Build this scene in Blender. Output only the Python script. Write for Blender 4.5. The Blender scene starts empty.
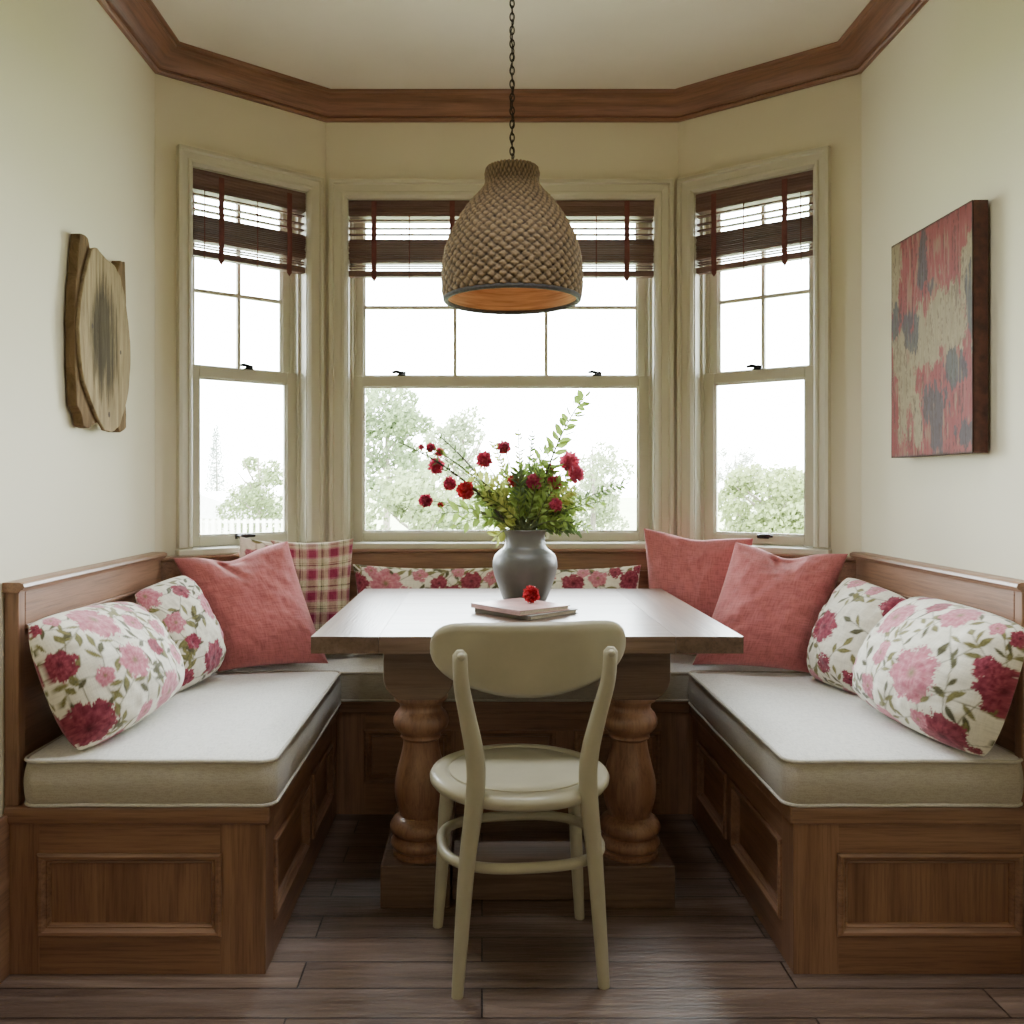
import bpy, bmesh, math, random
import numpy as np
from mathutils import Vector, Matrix
PI = math.pi
S = bpy.context.scene
COL = S.collection
RX = random.Random(7)

# ------------------------------------------------------------------ camera
F, CX, CY, H = 900.0, 482.0, 484.0, 1.16
cam = bpy.data.cameras.new('camera'); camo = bpy.data.objects.new('camera', cam)
COL.objects.link(camo); S.camera = camo
cam.sensor_width = 36; cam.lens = F / 1024 * 36
cam.shift_x = (512 - CX) / 1024; cam.shift_y = (CY - 512) / 1024
camo.location = (0, 0, H); camo.rotation_euler = (PI / 2, 0, 0)
cam.clip_start = .05; cam.clip_end = 300

def P(px, py, d):
    return Vector(((px - CX) * d / F, d, H + (CY - py) * d / F))

# ------------------------------------------------------------------ mesh helpers
class MB:
    def __init__(s): s.v = []; s.f = []
    def add(s, vs, fs):
        n = len(s.v); s.v += [tuple(v) for v in vs]; s.f += [tuple(i + n for i in f) for f in fs]; return s
    def box(s, x0, y0, z0, x1, y1, z1):
        x0, x1 = min(x0, x1), max(x0, x1); y0, y1 = min(y0, y1), max(y0, y1); z0, z1 = min(z0, z1), max(z0, z1)
        return s.add([(x0,y0,z0),(x1,y0,z0),(x1,y1,z0),(x0,y1,z0),(x0,y0,z1),(x1,y0,z1),(x1,y1,z1),(x0,y1,z1)],
              [(0,3,2,1),(4,5,6,7),(0,1,5,4),(1,2,6,5),(2,3,7,6),(3,0,4,7)])
    def prism(s, pts, lo, hi, mp=None):
        mp = mp or (lambda a, b, h: (a, b, h)); n = len(pts)
        return s.add([mp(a, b, lo) for a, b in pts] + [mp(a, b, hi) for a, b in pts],
              [tuple(range(n))[::-1], tuple(range(n, 2*n))] + [(i, (i+1) % n, (i+1) % n + n, i + n) for i in range(n)])
    def tube(s, path, r, seg=8, closed=False, caps=True, flat=1.0, up=None):
        path = [Vector(p) for p in path]; n = len(path)
        rs = r if isinstance(r, (list, tuple)) else [r] * n
        vs = []; a = None
        for i, p in enumerate(path):
            if closed: t = path[(i+1) % n] - path[i-1]
            else: t = path[min(i+1, n-1)] - path[max(i-1, 0)]
            t.normalize()
            if up is not None: a = Vector(up) - t * t.dot(Vector(up))
            elif a is None:
                a = Vector((0,0,1)) if abs(t.z) < .9 else Vector((1,0,0))
            a = a - t * a.dot(t); a.normalize(); b = t.cross(a)
            for k in range(seg):
                th = 2*PI*k/seg
                vs.append(p + (a * math.cos(th) + b * math.sin(th) * flat) * rs[i])
        fs = []
        m = n if closed else n - 1
        for i in range(m):
            j = (i+1) % n
            for k in range(seg):
                k2 = (k+1) % seg
                fs.append((i*seg+k, i*seg+k2, j*seg+k2, j*seg+k))
        if caps and not closed:
            fs.append(tuple(range(seg))[::-1]); fs.append(tuple((n-1)*seg + k for k in range(seg)))
        return s.add(vs, fs)
    def lathe(s, prof, seg=32, c=(0,0,0), cap0=True, cap1=True):
        vs = []; n = len(prof)
        for r, z in prof:
            for k in range(seg):
                th = 2*PI*k/seg; vs.append((c[0] + r*math.cos(th), c[1] + r*math.sin(th), c[2] + z))
        fs = []
        for i in range(n-1):
            for k in range(seg):
                k2 = (k+1) % seg; fs.append((i*seg+k, i*seg+k2, (i+1)*seg+k2, (i+1)*seg+k))
        if cap0: fs.append(tuple(range(seg))[::-1])
        if cap1: fs.append(tuple((n-1)*seg + k for k in range(seg)))
        return s.add(vs, fs)
    def mitre(s, path, prof, closed, mp):
        # sweep a profile (offset to the left of the path, height) along a 2D path with mitred corners
        n = len(path); path = [Vector(p) for p in path]; vs = []; m = len(prof)
        for i in range(n):
            d0 = (path[i] - path[i-1]) if (closed or i > 0) else (path[1] - path[0])
            d1 = (path[(i+1) % n] - path[i]) if (closed or i < n-1) else (path[-1] - path[-2])
            d0.normalize(); d1.normalize()
            n0 = Vector((-d0.y, d0.x)); n1 = Vector((-d1.y, d1.x))
            b = n0 + n1; b.normalize(); b = b / max(.2, b.dot(n0))
            for o, h in prof:
                q = path[i] + b * o; vs.append(mp(q.x, q.y, h))
        fs = []
        for i in range(n if closed else n-1):
            j = (i+1) % n
            for k in range(m):
                k2 = (k+1) % m; fs.append((i*m+k, i*m+k2, j*m+k2, j*m+k))
        if not closed:
            fs.append(tuple(range(m))[::-1]); fs.append(tuple((n-1)*m + k for k in range(m)))
        return s.add(vs, fs)
    def build(s, name, mat, parent=None, o=(0,0,0), smooth=False, bevel=0, ang=35, seg=2):
        me = bpy.data.meshes.new(name); ox, oy, oz = o
        me.from_pydata([(x-ox, y-oy, z-oz) for x, y, z in s.v], [], s.f)
        bm = bmesh.new(); bm.from_mesh(me)
        bmesh.ops.recalc_face_normals(bm, faces=bm.faces)
        if bevel:
            ed = [e for e in bm.edges if len(e.link_faces) == 2 and e.calc_face_angle(0) > math.radians(ang)]
            bmesh.ops.bevel(bm, geom=ed, offset=bevel, segments=seg, profile=.5, affect='EDGES', clamp_overlap=True)
        if smooth:
            for f in bm.faces: f.smooth = True
            for e in bm.edges:
                if len(e.link_faces) == 2 and e.calc_face_angle(0) > math.radians(45): e.smooth = False
        bm.to_mesh(me); bm.free()
        ob = bpy.data.objects.new(name, me); COL.objects.link(ob)
        if mat: me.materials.append(mat)
        if parent: ob.parent = parent
        else: ob.location = o
        return ob

def tag(o, label, cat, group=None):
    o['label'] = label; o['category'] = cat
    if group: o['group'] = group
    return o
def thing(name, label, cat, loc=(0,0,0), rz=0, group=None):
    o = bpy.data.objects.new(name, None); COL.objects.link(o); o.empty_display_size = .05
    o.location = loc; o.rotation_euler = (0,0,rz)
    return tag(o, label, cat, group)
def struct(o): o['kind'] = 'structure'; return o

# ------------------------------------------------------------------ materials
def nmat(name):
    m = bpy.data.materials.new(name); m.use_nodes = True; nt = m.node_tree
    return m, nt, nt.nodes, nt.links, nt.nodes['Principled BSDF']
def ramp(N, stops):
    r = N.new('ShaderNodeValToRGB'); e = r.color_ramp.elements
    while len(e) < len(stops): e.new(.5)
    for el, (p, c) in zip(e, stops): el.position = p; el.color = (*c, 1)
    return r
def coords(N, L, sc, rand=True):
    tc = N.new('ShaderNodeTexCoord'); mp = N.new('ShaderNodeMapping')
    mp.inputs['Scale'].default_value = sc
    L.new(tc.outputs['Object'], mp.inputs['Vector'])
    if rand:
        oi = N.new('ShaderNodeObjectInfo'); ml = N.new('ShaderNodeMath'); ml.operation = 'MULTIPLY'; ml.inputs[1].default_value = 37
        L.new(oi.outputs['Random'], ml.inputs[0]); L.new(ml.outputs[0], mp.inputs['Location'])
    return mp
def noise(N, L, vec, sc, det=6, rough=.6, dist=0):
    n = N.new('ShaderNodeTexNoise'); n.inputs['Scale'].default_value = sc; n.inputs['Detail'].default_value = det
    n.inputs['Roughness'].default_value = rough; n.inputs['Distortion'].default_value = dist
    if vec is not None: L.new(vec, n.inputs['Vector'])
    return n
def bump(N, L, h, B, st, dist=.01):
    b = N.new('ShaderNodeBump'); b.inputs['Strength'].default_value = st; b.inputs['Distance'].default_value = dist
    L.new(h, b.inputs['Height']); L.new(b.outputs[0], B.inputs['Normal']); return b

def wood(name, dark, mid, light, axis='x', rough=.38, bst=.25, grain=1.0, coat=0.0, attr=None):
    m, nt, N, L, B = nmat(name)
    k = {'x': (.9, 14, 14), 'y': (14, .9, 14), 'z': (14, 14, .9)}[axis]
    mp = coords(N, L, tuple(q * grain for q in k))
    n1 = noise(N, L, mp.outputs[0], 1.1, 5, .55, .9)
    r = ramp(N, [(.28, dark), (.5, mid), (.74, light)]); L.new(n1.outputs['Fac'], r.inputs[0])
    mp2 = coords(N, L, tuple(q * 5 * grain if q > 5 else q * 3 for q in k))
    n2 = noise(N, L, mp2.outputs[0], 2.0, 3, .7)
    r2 = ramp(N, [(.34, (.45,.45,.45)), (.55, (1,1,1))]); L.new(n2.outputs['Fac'], r2.inputs[0])
    mx = N.new('ShaderNodeMixRGB'); mx.blend_type = 'MULTIPLY'; mx.inputs[0].default_value = .55
    L.new(r.outputs[0], mx.inputs[1]); L.new(r2.outputs[0], mx.inputs[2]); L.new(mx.outputs[0], B.inputs['Base Color'])
    B.inputs['Roughness'].default_value = rough
    if coat: B.inputs['Coat Weight'].default_value = coat; B.inputs['Coat Roughness'].default_value = .25
    bump(N, L, n2.outputs['Fac'], B, bst, .002)
    if attr:
        an = N.new('ShaderNodeAttribute'); an.attribute_name = attr
        for q in (mp, mp2): L.new(an.outputs['Vector'], q.inputs['Vector'])
    return m
def flat(name, c, rough=.5, metal=0, nsc=0, nam=.1, bst=0, bsc=60):
    m, nt, N, L, B = nmat(name)
    B.inputs['Roughness'].default_value = rough; B.inputs['Metallic'].default_value = metal
    mp = coords(N, L, (1,1,1))
    n = noise(N, L, mp.outputs[0], nsc or 4, 4)
    r = ramp(N, [(.3, tuple(x * (1-nam) for x in c)), (.7, tuple(min(1, x * (1+nam)) for x in c))])
    L.new(n.outputs['Fac'], r.inputs[0]); L.new(r.outputs[0], B.inputs['Base Color'])
    if bst:
        n2 = noise(N, L, mp.outputs[0], bsc, 3); bump(N, L, n2.outputs['Fac'], B, bst, .002)
    return m
def fabric(name, c=None, attr=False, weave=900, bst=.35, uv=True, slub=.25):
    m, nt, N, L, B = nmat(name)
    B.inputs['Roughness'].default_value = .9
    B.inputs['Sheen Weight'].default_value = .25; B.inputs['Sheen Roughness'].default_value = .5
    B.inputs['Specular IOR Level'].default_value = .15
    tc = N.new('ShaderNodeTexCoord'); src = tc.outputs['UV' if uv else 'Object']
    hs = []
    for sc in ((weave*.12, weave, weave), (weave, weave*.12, weave)):
        mp = N.new('ShaderNodeMapping'); mp.inputs['Scale'].default_value = sc; L.new(src, mp.inputs['Vector'])
        hs.append(noise(N, L, mp.outputs[0], 1, 2, .6))
    ad = N.new('ShaderNodeMath'); ad.operation = 'ADD'; L.new(hs[0].outputs['Fac'], ad.inputs[0]); L.new(hs[1].outputs['Fac'], ad.inputs[1])
    r = ramp(N, [(.7, (1-slub,)*3), (1.0, (1,1,1))])
    dv = N.new('ShaderNodeMath'); dv.operation = 'MULTIPLY'; dv.inputs[1].default_value = .9
    L.new(ad.outputs[0], dv.inputs[0]); L.new(dv.outputs[0], r.inputs[0])
    mx = N.new('ShaderNodeMixRGB'); mx.blend_type = 'MULTIPLY'; mx.inputs[0].default_value = 1
    if attr:
        at = N.new('ShaderNodeAttribute'); at.attribute_name = 'Col'; L.new(at.outputs['Color'], mx.inputs[1])
    else: mx.inputs[1].default_value = (*c, 1)
    L.new(r.outputs[0], mx.inputs[2]); L.new(mx.outputs[0], B.inputs['Base Color'])
    bump(N, L, ad.outputs[0], B, bst, .0015)
    return m

M = {}
OAK_D, OAK_M, OAK_L = (.18,.092,.055), (.26,.138,.084), (.34,.188,.118)
for ax in 'xyz': M['oak_'+ax] = wood('oak_'+ax, OAK_D, OAK_M, OAK_L, ax, .36)
M['crown'] = wood('crown_wood', (.13,.055,.03), (.22,.098,.055), (.31,.15,.09), 'x', .38, attr='run')
M['crown_x'] = wood('crown_wood_x', (.13,.055,.03), (.22,.098,.055), (.31,.15,.09), 'x', .38)
TB = ((.075,.043,.028), (.135,.082,.055), (.20,.13,.092))
M['table_x'] = wood('table_wood_x', *TB, 'x', .30, .5)
M['table_y'] = wood('table_wood_y', *TB, 'y', .30, .5)
M['table_z'] = wood('table_wood_z', (.16,.076,.043), (.27,.138,.083), (.37,.205,.13), 'z', .30, .2)
M['trim'] = flat('cream_trim_paint', (.50,.465,.355), .38, nam=.03)
M['sash'] = flat('sash_paint', (.48,.45,.345), .4, nam=.03)
M['ceiling'] = flat('ceiling_paint', (.62,.55,.45), .9, nam=.03, bst=.1, bsc=200)
M['chair'] = flat('cream_chair_paint', (.42,.39,.29), .33, nsc=9, nam=.07, bst=.06, bsc=35)
M['bronze'] = flat('dark_bronze', (.02,.017,.015), .35, .8)
M['chain'] = flat('dark_chain_metal', (.03,.025,.02), .45, .9)
M['linen'] = fabric('oatmeal_linen', (.80,.785,.75), weave=420, bst=.3, uv=False, slub=.22)
M['boxing_shade'] = fabric('linen_boxing_shade', (.42,.375,.305), weave=420, bst=.3, uv=False, slub=.22)  # same linen coloured darker, shade painted into the cushion sides
M['piping'] = fabric('linen_piping', (.52,.48,.41), weave=420, bst=.2, uv=False)
M['red'] = fabric('coral_red_linen', (.455,.138,.138), weave=260, bst=.35, slub=.3)
M['print'] = fabric('printed_cotton', attr=True, weave=240, bst=.3, slub=.12)
M['vase'] = flat('grey_glazed_clay', (.088,.086,.076), .42, nsc=8, nam=.25, bst=.12, bsc=25)
M['bamboo'] = wood('blind_wood', (.085,.042,.034), (.15,.078,.062), (.22,.125,.10), 'x', .5, .3)
M['tape'] = flat('blind_tape', (.13,.035,.03), .8, nsc=60, nam=.2)

# wall paint with soft roller texture
def paint(name, c):
    m, nt, N, L, B = nmat(name); B.inputs['Roughness'].default_value = .75
    mp = coords(N, L, (1,1,1), False); n = noise(N, L, mp.outputs[0], 1.2, 3)
    r = ramp(N, [(.3, tuple(q*.98 for q in c)), (.7, c)]); L.new(n.outputs['Fac'], r.inputs[0]); L.new(r.outputs[0], B.inputs['Base Color'])
    n2 = noise(N, L, mp.outputs[0], 260, 2); bump(N, L, n2.outputs['Fac'], B, .06, .001)
    return m
M['wall'] = paint('wall_paint', (.65,.595,.45))

def floor_mat():
    m, nt, N, L, B = nmat('dark_plank_floor')
    mp = coords(N, L, (1,1,1), False)
    br = N.new('ShaderNodeTexBrick'); L.new(mp.outputs[0], br.inputs['Vector'])
    br.inputs['Scale'].default_value = 1; br.inputs['Brick Width'].default_value = 1.15; br.inputs['Row Height'].default_value = .115
    br.inputs['Mortar Size'].default_value = .0024; br.inputs['Mortar Smooth'].default_value = .3; br.inputs['Bias'].default_value = 0
    br.inputs['Color1'].default_value = (.1,.1,.1,1); br.inputs['Color2'].default_value = (.95,.95,.95,1); br.inputs['Mortar'].default_value = (.5,.5,.5,1)
    br.offset = .37; br.offset_frequency = 2
    # per-plank value shifts the grain
    mul = N.new('ShaderNodeVectorMath'); mul.operation = 'SCALE'; mul.inputs['Scale'].default_value = 9
    L.new(br.outputs['Color'], mul.inputs[0])
    ad = N.new('ShaderNodeVectorMath'); ad.operation = 'ADD'; L.new(mp.outputs[0], ad.inputs[0]); L.new(mul.outputs[0], ad.inputs[1])
    sc = N.new('ShaderNodeMapping'); sc.inputs['Scale'].default_value = (1.4, 18, 1); L.new(ad.outputs[0], sc.inputs['Vector'])
    n = noise(N, L, sc.outputs[0], 1.3, 6, .6, .8)
    r = ramp(N, [(.25, (.055,.034,.024)), (.5, (.14,.094,.072)), (.78, (.255,.195,.165))]); L.new(n.outputs['Fac'], r.inputs[0])
    tint = ramp(N, [(0, (.72,.70,.70)), (1, (1.15,1.1,1.05))]); L.new(br.outputs['Color'], tint.inputs[0])
    m1 = N.new('ShaderNodeMixRGB'); m1.blend_type = 'MULTIPLY'; m1.inputs[0].default_value = 1
    L.new(r.outputs[0], m1.inputs[1]); L.new(tint.outputs[0], m1.inputs[2])
    m2 = N.new('ShaderNodeMixRGB'); L.new(br.outputs['Fac'], m2.inputs[0]); L.new(m1.outputs[0], m2.inputs[1]); m2.inputs[2].default_value = (.008,.004,.003,1)
    L.new(m2.outputs[0], B.inputs['Base Color'])
    sc2 = N.new('ShaderNodeMapping'); sc2.inputs['Scale'].default_value = (6, 60, 1); L.new(ad.outputs[0], sc2.inputs['Vector'])
    n2 = noise(N, L, sc2.outputs[0], 1.5, 4, .65)
    sb = N.new('ShaderNodeMath'); sb.operation = 'SUBTRACT'; L.new(n2.outputs['Fac'], sb.inputs[0]); L.new(br.outputs['Fac'], sb.inputs[1])
    bump(N, L, sb.outputs[0], B, .8, .004)
    rr = N.new('ShaderNodeMapRange'); rr.inputs['To Min'].default_value = .22; rr.inputs['To Max'].default_value = .48; B.inputs['Specular IOR Level'].default_value = .9
    L.new(n2.outputs['Fac'], rr.inputs['Value']); L.new(rr.outputs[0], B.inputs['Roughness'])
    return m
M['floor'] = floor_mat()

def glass_mat():
    m, nt, N, L, B = nmat('window_glass'); N.remove(B)
    t = N.new('ShaderNodeBsdfTransparent'); t.inputs[0].default_value = (.97,.985,.975,1)
    g = N.new('ShaderNodeBsdfGlossy'); g.inputs['Roughness'].default_value = .02
    fr = N.new('ShaderNodeFresnel'); fr.inputs['IOR'].default_value = 1.35
    mx = N.new('ShaderNodeMixShader'); L.new(fr.outputs[0], mx.inputs[0]); L.new(t.outputs[0], mx.inputs[1]); L.new(g.outputs[0], mx.inputs[2])
    L.new(mx.outputs[0], N['Material Output'].inputs[0]); return m
M['glass'] = glass_mat()

def leafy(name, c, var=.35, rough=.6, trans=.33):
    m, nt, N, L, B = nmat(name)
    mp = coords(N, L, (1,1,1)); n = noise(N, L, mp.outputs[0], 9, 3)
    r = ramp(N, [(.3, tuple(q*(1-var) for q in c)), (.7, tuple(q*(1+var) for q in c))]); L.new(n.outputs['Fac'], r.inputs[0])
    L.new(r.outputs[0], B.inputs['Base Color']); B.inputs['Roughness'].default_value = rough
    tr = N.new('ShaderNodeBsdfTranslucent'); L.new(r.outputs[0], tr.inputs[0])
    mx = N.new('ShaderNodeMixShader'); mx.inputs[0].default_value = trans
    L.new(B.outputs[0], mx.inputs[1]); L.new(tr.outputs[0], mx.inputs[2]); L.new(mx.outputs[0], N['Material Output'].inputs[0])
    return m
M['leaf'] = leafy('leaf_green', (.22,.32,.06)); M['leaf2'] = leafy('leaf_olive', (.38,.42,.09)); M['leaf3'] = leafy('leaf_dark', (.10,.15,.05))
M['stem'] = leafy('stem_green', (.10,.12,.035)); M['twig'] = leafy('twig_brown', (.045,.035,.02))
M['petal'] = leafy('petal_crimson', (.42,.035,.075), .35); M['petal2'] = leafy('petal_pink_red', (.52,.075,.14), .3); M['petal3'] = leafy('petal_scarlet', (.42,.02,.03), .4)

# ------------------------------------------------------------------ room shell
XL, XR, YC, YB, ZC = -1.130, 1.311, 3.11, 3.53, 2.665
BL_, BR_ = -.612, .769
YR = -2.6
foot = [(XL,YR),(XR,YR),(XR,YC),(BR_,YB),(BL_,YB),(XL,YC)]
big = [(XL-.2,YR-.2),(XR+.2,YR-.2),(XR+.2,YC+.1),(BR_+.1,YB+.2),(BL_-.1,YB+.2),(XL-.2,YC+.1)]
struct(MB().prism(big, -.1, 0).build('floor', M['floor']))
struct(MB().prism(big, ZC, ZC+.1).build('ceiling', M['ceiling']))
struct(MB().box(XL-.16, YR-.1, 0, XL, YC+.06, ZC).build('wall_left', M['wall']))
struct(MB().box(XR, YR-.1, 0, XR+.16, YC+.06, ZC).build('wall_right', M['wall']))
struct(MB().box(XL-.1, YR-.16, 0, XR+.1, YR, ZC).build('wall_rear', M['wall']))
# crown moulding, one mitred run
prof = [(0,2.578),(.012,2.578),(.016,2.583),(.016,2.590),(.011,2.594),(.020,2.598),(.024,2.604),(.030,2.612),(.040,2.623),(.053,2.633),(.068,2.640),(.080,2.644),(.088,2.648),(.090,2.655),(.097,2.657),(.102,2.661),(.102,2.668),(0,2.668)]
path = [(XR,YR+.001),(XR,YC),(BR_,YB),(BL_,YB),(XL,YC),(XL,YR+.001)]
cr = struct(MB().mitre(path, prof, False, lambda x,y,h: (x,y,h)).build('trim_1', M['crown'], smooth=True))
ln = [0]
for i in range(1, len(path)): ln.append(ln[-1] + (Vector(path[i])-Vector(path[i-1])).length)
at = cr.data.attributes.new('run', 'FLOAT_VECTOR', 'POINT')
for i in range(len(path)):
    for k in range(len(prof)): at.data[i*len(prof)+k].vector = (ln[i], k*.012, 0)

struct(MB().box(XL,YR,0,XL+.014,2.128,.38).build('baseboard_left', M['oak_y'], bevel=.003)); struct(MB().box(XR-.014,YR,0,XR,2.128,.16).build('baseboard_right', M['oak_y'], bevel=.003))
# ------------------------------------------------------------------ windows in the bay
def bay(side, p0, p1, c0, c1, cw, idx, cols, blind_lab, tapes, cords, locks, lift):
    p0, p1 = Vector(p0), Vector(p1); L = (p1-p0).length; rz = math.atan2(p1.y-p0.y, p1.x-p0.x)
    zt, z0 = 2.345, .912
    a, b = c0 + cw, c1 - cw; zo = zt - cw; kc = cw/.074
    w = MB()
    e = .07
    w.box(-e,0,0,a,.16,ZC); w.box(b,0,0,L+e,.16,ZC); w.box(a,0,0,b,.16,z0); w.box(a,0,zo,b,.16,ZC)
    wo = struct(w.build('wall_'+side, M['wall'])); wo.location = (p0.x,p0.y,0); wo.rotation_euler = (0,0,rz)
    r = bpy.data.objects.new('window_%d' % idx, None); COL.objects.link(r); struct(r)
    r.location = (p0.x,p0.y,0); r.rotation_euler = (0,0,rz)
    # moulded casing (profile offsets run inward from the outer edge; height is toward the room)
    pr = [(q*kc, h) for q, h in [(0,.001),(0,-.030),(.015,-.030),(.020,-.019),(.048,-.015),(.052,-.020),(.063,-.019),(.074,-.008),(.074,.001)]]
    MB().mitre([(c1,z0+.025),(c1,zt),(c0,zt),(c0,z0+.025)], pr, False, lambda x,z,h: (x,h,z)).build('casing', M['trim'], r)
    MB().box(c0-.004,-.036,z0-.005,c1+.004,.075,z0+.019).build('sill', M['trim'], r, bevel=.005)
    j = MB()
    j.box(a-.002,0,z0,a+.004,.15,zo); j.box(b-.004,0,z0,b+.002,.15,zo); j.box(a,0,zo-.004,b,.15,zo+.002)
    j.box(a+.004,.05,z0,a+.014,.06,zo); j.box(b-.014,.05,z0,b-.004,.06,zo)
    j.box(a+.004,.098,1.58,a+.018,.104,zo); j.box(b-.018,.098,1.58,b-.004,.104,zo)
    j.box(a,.075,z0,b,.15,z0+.019)
    j.build('jamb', M['sash'], r)
    def sash(nm, y0, y1, za, zb, sl, st, sb, nv, nh):
        s = MB(); A, B_ = a+.006, b-.006
        s.box(A,y0,za,A+sl,y1,zb); s.box(B_-sl,y0,za,B_,y1,zb); s.box(A+sl,y0,za,B_-sl,y1,za+sb); s.box(A+sl,y0,zb-st,B_-sl,y1,zb)
        q = s.build(nm, M['sash'], r, bevel=.003)
        gx0, gx1, gz0, gz1 = A+sl, B_-sl, za+sb, zb-st; ym = (y0+y1)/2
        bd = MB().mitre([(gx0,gz0),(gx1,gz0),(gx1,gz1),(gx0,gz1)], [(0,y0+.004),(.007,y0+.011),(.007,y1-.011),(0,y1-.004)], True, lambda x,z,h: (x,h,z))
        bd.build('glazing_bead', M['sash'], q)
        MB().box(gx0-.004,ym-.0015,gz0-.004,gx1+.004,ym+.0015,gz1+.004).build('glass_pane', M['glass'], q)
        if nv or nh:
            m = MB()
            for k in range(1, nv):
                x = gx0 + (gx1-gx0)*k/nv; m.box(x-.007,ym-.011,gz0,x+.007,ym+.011,gz1)
            if nh: m.box(gx0,ym-.010,nh-.007,gx1,ym+.010,nh+.007)
            m.build('glazing_bars', M['sash'], q, bevel=.003)
        return q
    up = sash('upper_sash', .106, .138, 1.555, zo-.004, .044, .05, .04, cols, 1.875)
    lo = sash('lower_sash', .062, .096, z0+.020, 1.592, .047, .042, .036, 0, None)
    for fx in locks:
        x = a + (b-a)*fx; l = MB()
        l.lathe([(.004,0),(.020,0),(.021,.004),(.016,.008),(.009,.011),(.009,.016),(.004,.019)], 14, (x,.08,1.592))
        l.tube([(x,.08,1.606),(x-.02,.072,1.610),(x-.036,.064,1.606)], [.006,.007,.005], 8)
        l.tube([(x,.08,1.606),(x+.018,.082,1.604)], [.008,.006], 8)
        l.build('sash_lock', M['bronze'], lo, smooth=True)
    if lift is not None:
        x = a + (b-a)*lift; l = MB()
        l.box(x-.02,.056,.955,x+.02,.063,.975)
        l.tube([(x-.014,.06,.965),(x-.010,.035,.964),(x+.02,.03,.968),(x+.045,.032,.966)], [.007,.008,.007,.005], 8)
        l.build('sash_handle', M['bronze'], lo, smooth=True)
    # wooden blind hung inside the casing: a thing of its own
    mid = (a+b)/2; t = thing('wooden_blind', blind_lab, 'blind', (0,0,0))
    Mw = Matrix.Translation((p0.x,p0.y,0)) @ Matrix.Rotation(rz,4,'Z')
    org = Mw @ Vector((mid,.02,1.97)); t.location = org; t.rotation_euler = (0,0,rz)
    oo = (mid,.02,1.97); x0, x1 = a+.002, b-.002
    hr = MB(); hr.box(x0,.006,2.212,x1,.048,zo-.004)
    for k in range(6): hr.box(x0,.003,2.216+k*(zo-2.222)/6,x1,.007,2.216+k*(zo-2.222)/6+.006)
    hr.build('valance', M['bamboo'], t, oo, bevel=.0015)
    sl = MB()
    for z in (2.198,2.168,2.144): sl.box(x0,.016,z-.003,x1,.034,z+.0025)
    for z in (2.020,2.011): sl.box(x0,.018,z-.0015,x1,.036,z+.0015)
    sl.build('slats', M['bamboo'], t, oo)
    bd = MB(); rr = random.Random(idx)
    for k in range(13):
        z = 2.030 + k*.0072; yy = rr.uniform(-.003,.003)
        bd.box(x0+rr.uniform(0,.006),.004+yy,z,x1-rr.uniform(0,.006),.046+yy,z+.0048)
    bd.build('slat_stack', M['bamboo'], t, oo)
    MB().box(x0,.008,1.976,x1,.042,1.999).build('bottom_rail', M['bamboo'], t, oo, bevel=.003)
    for f in tapes:
        x = x0 + (x1-x0)*f; q = MB(); zs = [2.27,2.21,2.15,2.125,2.03,2.0,1.965]; ys = [.0015,.001,.004,.0005,.0005,.004,.004]
        vs = []; fs = []
        for z, y in zip(zs, ys): vs += [(x-.010,y,z),(x+.010,y,z),(x+.010,y-.0012,z),(x-.010,y-.0012,z)]
        for k in range(len(zs)-1):
            for i in range(4): fs.append((k*4+i, k*4+(i+1)%4, k*4+4+(i+1)%4, k*4+4+i))
        n = len(zs)*4; fs += [(3,2,1,0),(n-4,n-3,n-2,n-1)]
        q.add(vs, fs); q.add([(x-.010,.004,1.966),(x+.010,.004,1.966),(x,.003,1.952)], [(0,1,2)])
        q.build('tape', M['tape'], t, oo)
    for f in cords:
        x = x0 + (x1-x0)*f
        MB().tube([(x,.0,2.212),(x,.0,2.03),(x,.004,1.962)], .0022, 6).build('cord', M['tape'], t, oo)
    # light portal for the opening
    pl = bpy.data.lights.new('window_portal','AREA'); pl.shape = 'RECTANGLE'; pl.size = b-a; pl.size_y = zo-z0; pl.cycles.is_portal = True
    po = bpy.data.objects.new('window_portal', pl); COL.objects.link(po)
    po.location = Mw @ Vector((mid,.17,(zo+z0)/2)); po.rotation_euler = (PI/2,0,rz+PI)
    po.rotation_euler = (-PI/2,0,rz)
bay('back_left', (XL,YC), (BL_,YB), .074, .641, .056, 1, 2, 'dark wooden slat blind, half folded, in the left angled window', (.24,.84), (.1,.55), (.55,), .46)
bay('back', (BL_,YB), (BR_,YB), .018, 1.357, .066, 2, 3, 'wide dark wooden slat blind in the centre window behind the pendant lamp', (.085,.34,.66,.91), (.2,.81), (.17,.82), None)
bay('back_right', (BR_,YB), (XR,YC), .010, .583, .058, 3, 2, 'dark wooden slat blind, half folded, in the right angled window', (.17,.77), (.43,.9), (.48,), .55)

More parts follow.
